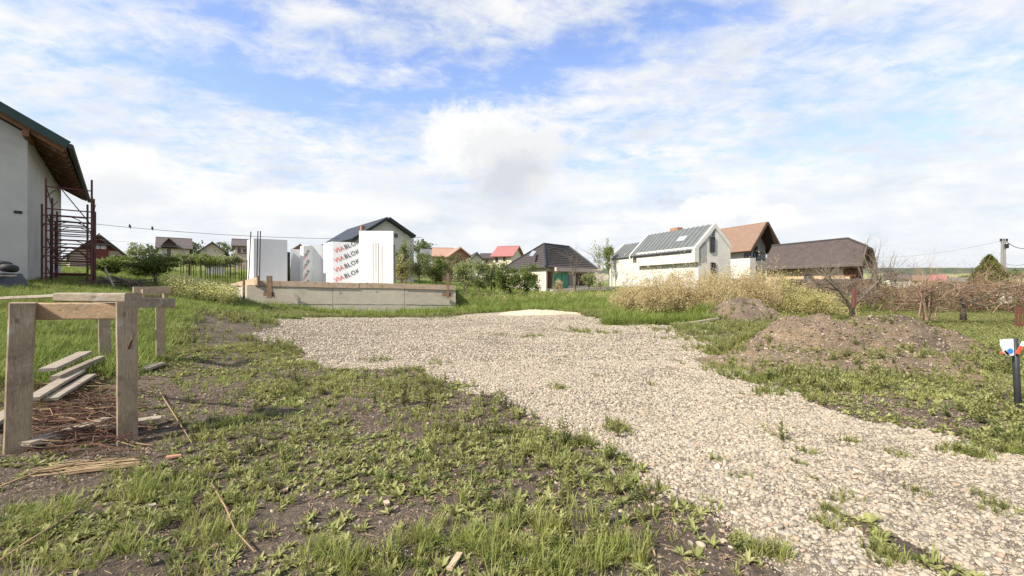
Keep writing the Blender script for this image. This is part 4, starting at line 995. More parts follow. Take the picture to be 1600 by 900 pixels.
for (px, py, s_) in ((970, 800, .036), (980, 806, .04), (1034, 774, .042), (1030, 787, .045), (1041, 791, .035), (1079, 849, .042), (1095, 853, .048), (999, 758, .036), (1051, 769, .04), (1128, 846, .03), (1128, 830, .032)):
    c = gp(px, py, s_*.15); o = bpy.data.objects.new('loose_pebble', rnd.choice(list(S_peb.objects)).data); C.objects.link(o); o.location = c; o.scale = (s_, s_, s_); o.rotation_euler = (0, 0, rnd.uniform(0, 6))
    tag(o, 'pale rounded pebble lying alone on bare soil beside the gravel edge', 'pebble', 'loose pebbles on the bare soil')
# single bigger weeds
for (px, py, sc_, coll_, lb) in ((462, 604, 1.9, S_dark, 'bushy olive green weed at the lower left tip of the gravel'), (430, 590, 1.7, S_herb, 'leafy weed beside the olive weed at the tip of the gravel'),
        (632, 632, 2.3, S_dark, 'tallest dark weed in the bare soil, left of centre'), (668, 640, 1.8, S_dark, 'dark weed right beside the tallest weed, left of centre'),
        (884, 692, 1.5, S_dark, 'dark bushy weed at the gravel edge, right of centre'), (966, 684, 1.2, S_dark, 'loose weed standing in the gravel edge, right of the dark bushy one'),
        (790, 640, 1.3, S_dark, 'olive weed where soil meets gravel near the centre'), (585, 628, 1.1, S_dark, 'small olive weed left of the tallest dark weed'),
        (740, 604, 1.4, S_herb, 'bright green weed on the soil edge below the gravel centre'), (870, 611, 1.1, S_long, 'lone round grass tuft in the middle of the gravel'),
        (735, 655, 1.2, S_ros2, 'broad leaved rosette on bare soil near the centre')):
    c = gp(px, py, -.01); o = bpy.data.objects.new('weed_plant', coll_.objects[rnd.randrange(len(coll_.objects))].data); C.objects.link(o); o.location = c
    if coll_ is S_long: sc_ *= .3
    o.scale = (sc_*.9, sc_*.9, sc_); o.rotation_euler = (0, 0, rnd.uniform(0, 6)); tag(o, lb, 'weed', 'single weeds')

# ---- foundation with formwork ---------------------------------------------
F1 = (XY(387, 23).x, 23.); F2 = (XY(712, 26.8).x, 26.8); F3 = (XY(355, 26.3).x, 26.3); B4 = (-5.0, 36.); B5 = (-20.5, 33.)
fo = thing('house_foundation', 'pale cast concrete foundation wall topped by formwork boards', 'foundation', (F1[0], F1[1], .2))
def ztop(p): 
    t_ = ((p[0]-F1[0])/(F2[0]-F1[0])); return (H+(HY-446.5)*23/F)*(1-t_)+(H+(HY-452.5)*26.8/F)*t_
m_ = MB(); ring = [F1, F2, B4, B5, F3]
m_.face([(p[0], p[1], ztop(p) if i < 2 else H+.0) for i, p in enumerate(ring)])
m_.build('slab', 'concrete', fo)
def lerp2(a, b_, t_): return (a[0]+(b_[0]-a[0])*t_, a[1]+(b_[1]-a[1])*t_)
ft = [(387-387)/325., .455, .795, 1.0]
cuts = [0, None, None, 1]
dF = (F2[0]-F1[0], F2[1]-F1[1])
cuts = [0, hit(F1, dF, 520), hit(F1, dF, 632), 1]
for i in range(3):
    a = lerp2(F1, F2, cuts[i]+(.0008 if i else 0)); b_ = lerp2(F1, F2, cuts[i+1]-(.0008 if i < 2 else 0)); nrm = Vector((dF[1], -dF[0])).normalized()
    off = nrm*(.0 if i != 1 else .006); m_ = MB(); dep = -nrm*.3
    lo = [(a[0]+off.x, a[1]+off.y), (b_[0]+off.x, b_[1]+off.y), (b_[0]+dep.x, b_[1]+dep.y), (a[0]+dep.x, a[1]+dep.y)]
    m_.hexa([(p[0], p[1], -.6) for p in lo]+[(p[0], p[1], z_) for p, z_ in zip(lo, (ztop(a)-.004, ztop(b_)-.004, ztop(b_)-.004, ztop(a)-.004))]); m_.build('concrete_panel', 'concrete', fo)
dl = (F3[0]-F1[0], F3[1]-F1[1]); nl_ = Vector((-dl[1], dl[0])).normalized(); nl_ = -nl_ if nl_.y > 0 else nl_
m_ = MB(); a, b_ = lerp2(F1, F3, .002), F3; lo = [a, b_, (b_[0]-nl_.x*.3, b_[1]-nl_.y*.3), (a[0]-nl_.x*.3, a[1]-nl_.y*.3)]
m_.hexa([(p[0], p[1], -.6) for p in lo][::-1]+[(p[0], p[1], H-.0+z_) for p, z_ in zip(lo, (.02, -.26, -.26, .02))][::-1]); m_.build('concrete_panel', 'concrete', fo)
# pour joint lines, slightly proud ragged seam
nrm = Vector((dF[1], -dF[0])).normalized()
for i_, (t0, t1, zf_) in enumerate(((.0, cuts[1], .22), (cuts[1], cuts[2], .30), (cuts[2], 1, .26))):
    a = lerp2(F1, F2, t0+.004); b_ = lerp2(F1, F2, t1-.004); za = ztop(a)-.95+.0; m_ = MB()
    pts = [(a[0]+(b_[0]-a[0])*k/8+nrm.x*.008, a[1]+(b_[1]-a[1])*k/8+nrm.y*.008, za+(ztop(b_)-ztop(a))*k/8+random.uniform(-.015, .015)) for k in range(9)]
    m_.tube(pts, .011, 4); m_.build('pour_seam', 'concrete_joint', fo)
fp_ = [hit(F1, dF, q) for q in (398, 475, 560, 632, 712)]
for i in range(4):
    a = lerp2(F1, F2, fp_[i]+.0006); b_ = lerp2(F1, F2, fp_[i+1]); m_ = MB(); o_ = nrm*(.03+.02*(i % 2)); hh_ = .30
    m_.beam((a[0]+o_.x, a[1]+o_.y, ztop(a)+.145), (b_[0]+o_.x, b_[1]+o_.y, ztop(b_)+.145-.03*(i % 2)), .035, hh_, (0, 0, 1), 4, .004, .003); m_.build('formwork_board', 'wood_new', fo)
Fm = lerp2(F1, F2, hit(F1, dF, 404)); m_ = MB(); a = (F3[0]+nl_.x*.08, F3[1]+nl_.y*.08)
m_.beam((a[0], a[1], W(355, 451, 26.3).z), tuple(W(402, 439, 22.95)), .04, .40, (0, 0, 1), 4, .004, .003); m_.build('formwork_board', 'wood_new', fo)
for (px, Yq, y0, y1, w_) in ((421, 22.9, 466, 431, .28), (381, 23.0, 467, 436, .10), (700, 26.3, 466, 427, .16), (403, 22.7, 447, 431, .08)):
    m_ = MB(); m_.beam(W(px, y0, Yq), W(px, y1, Yq), w_, .07, (0, 1, 0), 2, .002, .004); m_.build('stake', 'wood_brown', fo)
for (px, Yq, py) in ((421, 22.95, 459), (700, 26.35, 460)):
    m_ = MB(); m_.beam(W(px-9, py, Yq), W(px+8, py+1, Yq), .05, .22, (0, 0, 1)); m_.build('cleat', 'wood_brown', fo)
for px in (438, 514, 574):
    m_ = MB(); p = W(px, 443, 22.7+(px-387)*.0118)
    m_.tube([p+Vector((-.08, 0, .1)), p+Vector((.04, -.02, .02)), p+Vector((-.02, -.03, -.04)), p+Vector((.02, -.02, -.16)) if px == 438 else p+Vector((.0, -.02, -.06))], .014, 4); m_.build('tie_wire', 'rust', fo)

# ---- insulation formwork panels on the slab --------------------------------
def eps(label, px0, px1, Y0, Y1, ytop0, ytop1, pxs=None, Ys=None, mat='eps_shaded', side='eps_white', zlo=1.3, thick=.25):
    """panel facing us from px0 to px1 (depth Y0..Y1); optional left end face back to (pxs,Ys)"""
    a = W(px0, ytop0, Y0); b_ = W(px1, ytop1, Y1)
    if pxs is not None: back = W(pxs, ytop0, Ys)-a
    else: 
        d = (b_-a); back = Vector((-d.y, d.x, 0)).normalized()*thick
    zt0, zt1 = a.z, b_.z
    r_ = thing('insulation_wall', label, 'foam wall panel', (a.x, a.y, zlo), 'white foam wall panels on the foundation')
    m_ = MB(); lo = [a, b_, b_+back, a+back]; i0 = len(m_.v)
    m_.v += [(p.x, p.y, zlo) for p in lo]+[(lo[0].x, lo[0].y, zt0), (lo[1].x, lo[1].y, zt1), (lo[2].x, lo[2].y, zt1), (lo[3].x, lo[3].y, zt0)]
    for f_, mi in (((3, 2, 1, 0), 1), ((4, 5, 6, 7), 1), ((0, 1, 5, 4), 0), ((1, 2, 6, 5), 1), ((2, 3, 7, 6), 0), ((3, 0, 4, 7), 1)): m_.f.append(f_); m_.mi.append(mi)  # front and back take the painted-in shade tone, ends and top stay white
    m_.build('panel', [mat, side], r_); return r_, a, b_, zlo
eps('grey faced foam panel at the left end of the foundation, behind three bars', 396, 449, 25.6, 26.6, 372.5, 375, 386, 26.6)
e2, _, _, _ = eps('low foam panel in the second gap from the left, beside a dark roll', 454, 474, 28.0, 28.3, 389, 390)
m_ = MB(); m_.tube([W(450.5, 441, 27.6), W(450.5, 394, 27.6)], .11, 10); tag(m_.build('dark_roll', 'post_black', None, True, origin=W(450.5, 441, 27.6)), 'dark upright roll standing between two foam panels', 'roll')
e3, a3, b3, _ = eps('narrow foam panel with slanted faded print, third from the left', 474, 487.5, 27.6, 28.3, 384.5, 383, mat='eps_white')
eps('plain grey foam panel between the slanted print and the big lettered panel', 487.8, 506, 28.3, 28.5, 382.5, 383.5)
e5, a5, b5, _ = eps('large foam panel printed with four rows of red and black lettering', 520, 563, 27.2, 27.6, 377.5, 379, 505.5, 28.3)
eps('tall bright foam pillar at the right end of the foundation, behind four bars', 561, 614.5, 26.9, 26.7, 360.5, 361, 562, 27.6, 'eps_white')
m_ = MB(); m_.beam(W(617, 441, 27.0), W(616, 382, 27.0), .10, .1, (0, 1, 0)); tag(m_.build('pale_batten', 'wood_pale', None, origin=W(617, 441, 27)), 'slim pale batten leaning on the right side of the foam pillar', 'batten')

def lettering(root, a, b_, rows, size, ang, Zs, parts, off=.02, us=None, clip=None, sx=1.0):
    d = Vector((b_.x-a.x, b_.y-a.y, 0)); L_ = d.length; d.normalize(); n = Vector((d.y, -d.x, 0)); n = n if n.y < 0 else -n
    for ri, zc in enumerate(Zs):
        cur = us[ri] if us else 0.15
        for txt, mt in parts:
            cu_ = bpy.data.curves.new('lettering', 'FONT'); cu_.body = txt; cu_.size = size; cu_.offset = size*.012; cu_.resolution_u = 3; cu_.space_character = 1.08
            to = bpy.data.objects.new('tmp', cu_); C.objects.link(to); bpy.context.view_layer.update()
            me = bpy.data.meshes.new_from_object(to.evaluated_get(bpy.context.evaluated_depsgraph_get())); bpy.data.objects.remove(to); bpy.data.curves.remove(cu_)
            wd_ = max((q.co.x for q in me.vertices), default=0)*sx; ca, sa = math.cos(ang), math.sin(ang)
            bm = bmesh.new(); bm.from_mesh(me)
            for q in bm.verts:
                u = q.co.x*sx+cur; v_ = q.co.y; q.co = Vector((u*ca-v_*sa, u*sa+v_*ca, 0))
            if clip:
                for co_, no_ in (((clip[0], 0, 0), (-1, 0, 0)), ((clip[1], 0, 0), (1, 0, 0)), ((0, clip[2]-zc, 0), (0, -1, 0)), ((0, clip[3]-zc, 0), (0, 1, 0))):
                    bmesh.ops.bisect_plane(bm, geom=bm.verts[:]+bm.edges[:]+bm.faces[:], plane_co=co_, plane_no=no_, clear_outer=True)
            if not bm.faces: bm.free(); cur += wd_+size*.09; continue
            bm.to_mesh(me); bm.free()
            V_ = [tuple(Vector((a.x, a.y, zc))+d*q.co.x+Vector((0, 0, q.co.y))+n*off) for q in me.vertices]; F_ = [tuple(p.vertices) for p in me.polygons]
            bpy.data.meshes.remove(me); mesh_obj('lettering', V_, F_, mt, root); cur += wd_+size*.09
k5 = 27.4/F; zz5 = [H+(HY-y)*k5 for y in (397.5, 412.5, 427.5, 443.0)]
lettering(e5, a5, b5, 4, .38, R(24), zz5, (('VIA', 'print_red'), ('BLOK', 'print_black')), us=[.16]*4, clip=(.03, (b5-a5).length-.02, 1.3, 5), sx=.98)
lettering(e3, a3, b3, 3, .28, R(52), [H+(HY-y)*k5 for y in (408, 424, 440, 456)], (('VIA', 'print_red'), ('BLOK', 'print_black')), us=[.1]*4, clip=(.02, (b3-a3).length-.02, 1.3, 3.7), sx=.62)
# reinforcing bars
def rebar(px, Y, y0, y1, lb, grp, r_=.018, dx=0):
    m_ = MB(); m_.tube([W(px, y0, Y), W(px+dx*.5, (y0+y1)/2, Y), W(px+dx, y1, Y)], r_, 5); tag(m_.build('reinforcing_bar', 'rebar_steel', None, origin=W(px, y0, Y)), lb, 'steel bar', grp)
for px, y1, dx in ((388, 362, 4), (401, 361, 2), (405, 361, 2)): rebar(px, 24.6, 447, y1, {388: 'leftmost', 401: 'middle', 405: 'rightmost'}[px]+' of the three steel bars in front of the left grey foam panel', 'steel bars at the left foam panel', .028, dx)
for px, y1 in ((583, 381), (587.5, 379), (591.5, 380), (597, 384)): rebar(px, 25.6, 446, y1, {583: 'leftmost', 587.5: 'second from left', 591.5: 'third from left', 597: 'rightmost, slightly shorter,'}[px]+' of the four steel bars in front of the bright foam pillar', 'steel bars at the foam pillar', .017)
rnd = random.Random(12)
for i in range(26):
    px = 283+i*4.1+rnd.uniform(-1.2, 1.2); rebar(px, rnd.uniform(26, 33), 449, rnd.uniform(402, 414), 'thin rusty steel bar in the row left of the foundation', 'row of steel bars left of the foundation', .025, rnd.uniform(-1, 1))
m_ = MB(); m_.beam(W(282, 450, 29), W(350, 449, 30), .35, .45, (0, 0, 1), 3, .01, .01); tag(m_.build('low_concrete_beam', 'concrete', None, origin=W(282, 450, 29)), 'low concrete ground beam at the feet of the steel bars', 'concrete beam')

# ---- white house behind the foam walls -------------------------------------
A = Vector((-.62, .78)).normalized(); Y0 = 44.
P = XY(559.5, Y0); Bv = Vector((A.y, -A.x)); Wd = hit(P, Bv, 641); T = frameT(P, A, Bv)
hw = thing('white_house', 'white rendered house with a black metal roof rising behind the foam panels', 'house', (P.x, P.y, .6))
Yr = (P+Bv*Wd*.52).y; zr = H+(HY-344)*Yr/F; Yw = (P+Bv*Wd).y; ze = H+(HY-371)*Y0/F; ze2 = H+(HY-370)*Yw/F; c = Wd*.52; L_ = 12.
m_ = MB(); Pp = [(0, 0, 0), (0, Wd, 0), (0, Wd, ze2), (0, c, zr), (0, 0, ze)]; Qq = [(L_, b_, z) for _, b_, z in Pp]
m_.face([T(*p) for p in Pp][::-1]); m_.face([T(*p) for p in Qq])
for i in (0, 1, 4): j = (i+1) % 5; m_.face([T(*Pp[i]), T(*Pp[j]), T(*Qq[j]), T(*Qq[i])])
m_.build('wall', 'plaster_white', hw)
m_ = MB(); s1 = (zr-ze)/c; s2 = (zr-ze2)/(Wd-c); slope(T, -.7, L_, -.7, ze-.7*s1+.02, c, zr+.02, .28, m_); slope(T, -.7, L_, Wd+.25, ze2-.25*s2+.02, c, zr+.02, .28, m_)
rf = m_.build('roof', 'roof_black', hw); LOC[rf.name] = LOC[hw.name]
m_ = wbox(T, 1.6, 2.0, .9, 1.3, ze, H+(HY-349)*Y0/F); m_.build('chimney', 'brick_orange', rf)
m_ = MB(); m_.box(1.2, 6, Wd, Wd+1.0, 0, H+(HY-367)*Yw/F, T); m_.build('parapet_block', 'plaster_white', hw)
for px0, px1, y0, y1 in ((619, 626, 428, 394), (630.5, 638, 430, 396)):
    b0 = hit(P, Bv, px0); b1 = hit(P, Bv, px1); Yq = (P+Bv*b0).y; window(hw, T, 0, 0, b0, b1, H+(HY-y0)*Yq/F, H+(HY-y1)*Yq/F, 'a0')
b0 = hit(P, Bv, 616); b1 = hit(P, Bv, 621); window(hw, T, 0, 0, b0, b1, H+(HY-372)*Yq/F, H+(HY-366)*Yq/F, 'a0', nm='vent_window', bars=0)
b0 = hit(P, Bv, 596); b1 = hit(P, Bv, 606)

# ---- modern gabled house ----------------------------------------------------
A = Vector((-.368, 1)).normalized(); Bv = Vector((A.y, -A.x)); Y0 = 46.; P = XY(1091, Y0); T = frameT(P, A, Bv); Wd = hit(P, Bv, 1141.5); Lm = hit(P, A, 989)
hm = thing('modern_house', 'modern white gabled house with grey standing seam roof and raised end walls', 'house', (P.x, P.y, .6))
Yr = (P+Bv*Wd*.5).y; zr = H+(HY-352)*Yr/F; ze = H+(HY-383)*Y0/F; c = Wd*.5; zl = H+(HY-410)*Y0/F
m_ = MB(); gable_walls(T, Lm, Wd, -1, ze, zr, m_); m_.build('wall', 'plaster_white', hm)
m_ = MB(); m_.box(.15, Lm-1.5, -.55, -.003, zl, ze-.15, T); m_.build('projecting_upper_wall', 'plaster_white', hm)
# raised end walls (parapets) standing above the roof
for a0_, a1_ in ((-.10, .16), (Lm-.30, Lm+.02)):
    m_ = MB(); up_ = .24; sl = (zr-ze)/c
    for sgn in (0, 1):
        pts = [(-.60 if sgn == 0 else Wd+.0, ze-(.6*sl if sgn == 0 else 0)), (c, zr)]
        (bA, zA), (bB, zB) = pts
        m_.hexa([T(a0_, bA, zA-.3), T(a1_, bA, zA-.3), T(a1_, bB, zB-.3), T(a0_, bB, zB-.3)]+[T(a0_, bA, zA+up_), T(a1_, bA, zA+up_), T(a1_, bB, zB+up_), T(a0_, bB, zB+up_)])
    m_.build('raised_end_wall', 'plaster_white', hm)
m_ = MB(); m_.box(-.125, .28, -.60, -.003, -1, ze-.55, T) if False else m_.box(-.122, .30, -.598, -.004, zl, ze-.3, T); m_.build('wall_return', 'plaster_white', hm)
rf = MB(); slope(T, .16, Lm-.30, -.60, ze-.6*sl+.05, c, zr+.05, .08, rf); slope(T, .16, Lm-.30, Wd+.2, ze-.2*sl+.05, c, zr+.05, .08, rf); rf = rf.build('roof', 'roof_zinc', hm); LOC[rf.name] = LOC[hm.name]
npn = 15
for k in range(npn):
    a_ = .16+(Lm-.46)*k/npn; a1_ = .16+(Lm-.46)*(k+1)/npn; m_ = MB(); slope(T, a_+.02, a1_-.02, -.62, ze-.6*sl+.135, c-.02, zr+.135, .012, m_); m_.build('roof_panel', 'roof_zinc', rf)
    m_ = MB(); m_.beam(T(a1_, -.62, ze-.6*sl+.18), T(a1_, c, zr+.18), .05, .10); m_.build('roof_seam', 'roof_zinc', rf)
m_ = MB(); m_.tube([T(.3, -.68, ze-.6*sl), T(Lm-.35, -.68, ze-.6*sl)], .10, 6); m_.build('gutter', 'frame_dark', rf)
for q_ in (.55,):
    a_, b_a, b_b = 2.7, .55, 1.15
    m_ = MB(); slope(T, a_, a_+1.3, b_a, ze+b_a*sl+.16, b_b, ze+b_b*sl+.16, .10, m_); m_.build('skylight', 'glass_sky', rf)
m_ = wbox(T, Lm*.52, Lm*.52+1.3, c+.2, c+1.0, zr-1.5, zr+.55); m_.build('chimney', 'brick_orange', rf)
# raw plaster recess + windows on the gable
b1 = hit(P, Bv, 1104); m_ = MB(); m_.box(-.02, .0, .02, b1, zl, ze+.35, T); m_.build('raw_plaster_strip', 'plaster_raw', hm)
for px0, px1, y0, y1 in ((1108.5, 1116, 394, 370), (1110, 1117, 434, 410)):
    b0 = hit(P, Bv, px0); b1 = hit(P, Bv, px1); Yq = (P+Bv*b0).y; window(hm, T, -.12 if False else 0, 0, b0, b1, H+(HY-y0)*Yq/F, H+(HY-y1)*Yq/F, 'a0', 'frame_dark', 'glass', out=.14)
m_ = MB(); b0 = hit(P, Bv, 1111); b1 = hit(P, Bv, 1116.5); Yq = (P+Bv*b0).y; m_.face([T(-.03, b0, H+(HY-369)*Yq/F), T(-.03, b1, H+(HY-369)*Yq/F), T(-.03, b1, H+(HY-358)*Yq/F)]); m_.build('pointed_pane', 'glass', hm)
# lower wing at its far end
P2 = P+A*(Lm+.3)+Bv*(.2); T2_ = frameT(P2, A, Bv); L2 = hit(P2, A, 956); Yf = (P2+A*L2*.5).y; ze_ = H+(HY-402)*Yf/F; zr_ = H+(HY-381)*Yf/F
m_ = MB(); gable_walls(T2_, L2, Wd*.9, -1, ze_, zr_, m_); m_.build('wing_wall', 'plaster_white', hm)
rg = MB(); sl2 = (zr_-ze_)/(Wd*.45); slope(T2_, .05, L2-.2, -.2, ze_-.2*sl2+.03, Wd*.45, zr_+.03, .10, rg); slope(T2_, .05, L2-.2, Wd*.9+.2, ze_-.2*sl2+.03, Wd*.45, zr_+.03, .10, rg); rg = rg.build('wing_roof', 'roof_zinc', hm); LOC[rg.name] = LOC[hm.name]
for k in range(8):
    a_ = .1+(L2-.3)*(k+.5)/8; m_ = MB(); m_.beam(T2_(a_, -.22, ze_-.2*sl2+.17), T2_(a_, Wd*.45, zr_+.17), .05, .10); m_.build('roof_seam', 'roof_zinc', rg)
m_ = MB(); m_.hexa([T2_(L2-.25, -.3, ze_-.5), T2_(L2+.1, -.3, ze_-.5), T2_(L2+.1, Wd*.45, zr_-.3), T2_(L2-.25, Wd*.45, zr_-.3)]+[T2_(L2-.25, -.3, ze_+.35), T2_(L2+.1, -.3, ze_+.35), T2_(L2+.1, Wd*.45, zr_+.35), T2_(L2-.25, Wd*.45, zr_+.35)]); m_.box(L2-.25, L2+.1, -.3, -.003, -1, ze_-.5, T2_); m_.build('raised_end_wall', 'plaster_white', hm)

# ---- brown roofed house with balcony ----------------------------------------
A = Vector((-.368, 1)).normalized(); Bv = Vector((A.y, -A.x)); Y0 = 52.; P = XY(1161, Y0)          # wall corner under the left eave
Wd = hit(P, Bv, 1196); T = frameT(P, A, Bv); c = Wd*.5
hb = thing('brown_roof_house', 'unfinished grey house with steep brown shingle roof and a small iron balcony', 'house', (P.x, P.y, .6))
Yr = (P+Bv*c).y-1.8; zr = H+(HY-348)*Yr/F; sl = 1.35; ze = zr-c*sl; Lb = 6.5
m_ = MB(); gable_walls(T, Lb, Wd, -1, ze, zr, m_); m_.build('wall', 'plaster_raw', hb)
m_ = MB(); oe = .75; slope(T, -1.8, Lb+.3, -oe, ze-oe*sl+.02, c, zr+.02, .20, m_); slope(T, -1.8, Lb+.3, Wd+oe, ze-oe*sl+.02, c, zr+.02, .20, m_); rf = m_.build('roof', 'roof_brown', hb); LOC[rf.name] = LOC[hb.name]
m_ = MB(); slope(T, -1.77, Lb+.2, -oe+.03, ze-oe*sl-.04, c, zr-.08, .03, m_); slope(T, -1.77, Lb+.2, Wd+oe-.03, ze-oe*sl-.04, c, zr-.08, .03, m_); m_.build('soffit', 'timber_dark', rf)
for sgn, (bb, cc) in enumerate(((-oe, c), (Wd+oe, c))):
    m_ = MB(); m_.beam(T(-1.83, bb, ze-oe*sl+.05), T(-1.83, cc, zr+.05), .06, .26); m_.build('verge_board', 'timber_dark', rf)
for k in range(6):
    a_ = -1.6+.7*k
zbk = H+(HY-407)*50/F
m_ = MB(); m_.box(-1.7, -.003, .15, Wd+.1, zbk-.18, zbk, T); m_.build('balcony_slab', 'plaster_raw', hb)
bal = MB(); 
for k in range(13):
    b_ = .2+(Wd-.15)*k/12; bal.tube([T(-1.65, b_, zbk), T(-1.65, b_, zbk+.95)], .025, 4)
for k in range(5):
    a_ = -1.65+1.6*k/4; bal.tube([T(a_, .2, zbk), T(a_, .2, zbk+.95)], .025, 4)
for z in (.1, .95): bal.tube([T(-.05, .2, zbk+z), T(-1.65, .2, zbk+z), T(-1.65, Wd+.05, zbk+z)], .035, 4)
bal.build('balcony_railing', 'iron_black', hb)
window(hb, T, 0, 0, .30, 1.15, zbk+.02, zbk+2.1, 'a0', nm='balcony_door'); window(hb, T, 0, 0, 1.7, 2.3, zbk+.6, zbk+1.9, 'a0', nm='window')
# ground floor archway
zg = zbk-.18
m_ = MB(); n_ = 12; c0 = Wd*.5; ra = .75; za = zg-1.15
m_.box(-1.7, -1.45, .15, c0-ra, -1, zg-.003, T); m_.box(-1.7, -1.45, c0+ra, Wd+.1, -1, zg-.003, T)
for k in range(n_):
    t0, t1 = math.pi*k/n_, math.pi*(k+1)/n_; b0, b1 = c0+ra*math.cos(t0), c0+ra*math.cos(t1); z0_, z1_ = za+ra*math.sin(t0), za+ra*math.sin(t1)
    m_.hexa([T(-1.7, b1, z1_), T(-1.7, b0, z0_), T(-1.45, b0, z0_), T(-1.45, b1, z1_)]+[T(-1.7, b1, zg-.003), T(-1.7, b0, zg-.003), T(-1.45, b0, zg-.003), T(-1.45, b1, zg-.003)])
m_.build('arched_porch_wall', 'plaster_raw', hb)
m_ = MB(); m_.box(-1.75, 4.4, -.9, -.004, -1, zbk+.3, T); m_.build('side_annex_wall', 'plaster_white', hb)
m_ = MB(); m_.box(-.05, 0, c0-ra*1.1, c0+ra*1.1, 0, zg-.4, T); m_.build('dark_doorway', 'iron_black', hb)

# ---- big dark roofed house on the right --------------------------------------
hd = thing('dark_roof_house', 'long low house with a big dark tiled half hipped roof and pale brick wall', 'house', (XY(1330, 40).x, 40, .2))
k_ = -.327; A = Vector((k_, 1)).normalized(); Bv = Vector((.75, .66)).normalized(); P = XY(1347, 38.); T = frameT(P, A, Bv)   # near eave corner
Ld = hit(P, A, 1190); ze = H+(HY-415.5)*38/F
cb = 3.2; Pr = P+Bv*cb+A*1.9; zr = H+(HY-376.5)*Pr.y/F
Wr = cb*2; ah = 1.9; zh = H+(HY-388.5)*(P+Bv*(cb*.6)).y/F
def rp(a, b_, z): return T(a, b_, z)
sl = (zr-ze)/cb; bh = (zh-ze)/sl
pl = [(0, 0, ze), (Ld, 0, ze), (Ld, cb, zr), (ah, cb, zr), (0, bh, zh)]
pr = [(0, Wr, ze), (0, Wr-bh, zh), (ah, cb, zr), (Ld, cb, zr), (Ld, Wr, ze)]
ph = [(0, bh, zh), (ah, cb, zr), (0, Wr-bh, zh)]
m_ = MB()
for poly in (pl, pr, ph):
    up_ = [T(a, b_, z+.22) for a, b_, z in poly]; dn = [T(a, b_, z) for a, b_, z in poly]; m_.face(up_); m_.face(dn[::-1])
    for i in range(len(poly)): j = (i+1) % len(poly); m_.face([dn[i], dn[j], up_[j], up_[i]])
rf = m_.build('roof', 'roof_slate', hd); LOC[rf.name] = LOC[hd.name]
# tile courses as low ribs
nc = 22
for k in range(1, nc):
    t_ = k/nc; b_ = cb*t_; z = ze+sl*b_+.225
    a0_ = 0 if b_ < bh else ah*(b_-bh)/(cb-bh); m_ = MB(); m_.beam(T(a0_+.02, b_, z), T(Ld-.02, b_, z), .10, .03); m_.build('tile_course', 'roof_slate', rf)
m_ = MB(); m_.tube([T(Ld, cb, zr+.26), T(ah, cb, zr+.26), T(0, bh, zh+.24)], .11, 6); m_.build('ridge_tiles', 'roof_dark', rf)
m_ = MB(); m_.box(1.2, Ld-.3, .9, Wr-.9, -1, ze+.5, T); m_.build('wall', 'brick_pale', hd)
m_ = MB(); g_ = [(1.15, .9, 0), (1.15, Wr-.9, 0), (1.15, Wr-.9, ze+.6), (1.15, Wr-bh-.3, zh-.4), (1.15, bh+.3, zh-.4), (1.15, .9, ze+.6)]; m_.face([T(*p) for p in g_][::-1]); m_.build('gable_boarding', 'timber_dark', hd)
for bb, cc, z0_, z1_ in ((0, bh, ze, zh), (Wr, Wr-bh, ze, zh)):
    m_ = MB(); m_.beam(T(-.03, bb, z0_+.08), T(-.03, cc, z1_+.08), .05, .28); m_.build('verge_board', 'timber_dark', rf)
for k in range(9):
    b_ = 1.0+(Wr-2)*k/8; m_ = MB(); m_.beam(T(1.10, b_, .5), T(1.10, b_, ze+.5), .12, .12, (0, 1, 0)); m_.build('gable_post', 'brick_orange' if k in (2, 5) else 'timber_dark', hd)
for k in range(26):
    a_ = .4+(Ld-.8)*k/25; m_ = MB(); m_.beam(T(a_, .05, ze-.06), T(a_, .95, ze-.06+.9*sl*.98), .08, .12); m_.build('rafter_end', 'timber_dark', rf)
b_ = .9; a0_ = hit(P+Bv*.9, A, 1338); a1_ = hit(P+Bv*.9, A, 1318); Yq = 39.
window(hd, T, a0_, a1_, .9, .9, H+(HY-431)*Yq/F, H+(HY-419)*Yq/F, 'b0', 'frame_brown', 'frame_brown', bars=2)
a0_ = hit(P+Bv*.9, A, 1270); a1_ = hit(P+Bv*.9, A, 1256); window(hd, T, a0_, a1_, .9, .9, H+(HY-440)*44/F, H+(HY-428)*44/F, 'b0', 'frame_brown', 'glass')
# stone yard wall in front of it
m_ = MB(); yw = thing('stone_yard_wall', 'low dark stone yard wall in front of the pale brick house', 'wall', (XY(1260, 33).x, 33, 0))
rnd = random.Random(9)
for row in range(3):
    x_ = 1205
    while x_ < 1368:
        wpx = rnd.uniform(9, 17); Yq = 33-(x_-1205)*.012; a = W(x_, 0, Yq); b_ = W(x_+wpx-.8, 0, Yq-.012*wpx); z0_ = .25+row*.52; mb = MB()
        mb.beam((a.x, a.y+rnd.uniform(-.04, .04), z0_+.24), (b_.x, b_.y, z0_+.24), .4, .48, (0, 0, 1), 1, 0, .04); mb.build('stone', 'stone_dark', yw); x_ += wpx
mb = MB(); a = W(1204, 0, 33.12); b_ = W(1368, 0, 31.15); mb.beam((a.x, a.y, .8), (b_.x, b_.y, .8), .28, 1.7, (0, 0, 1)); mb.build('wall_core', 'stone_dark', yw)

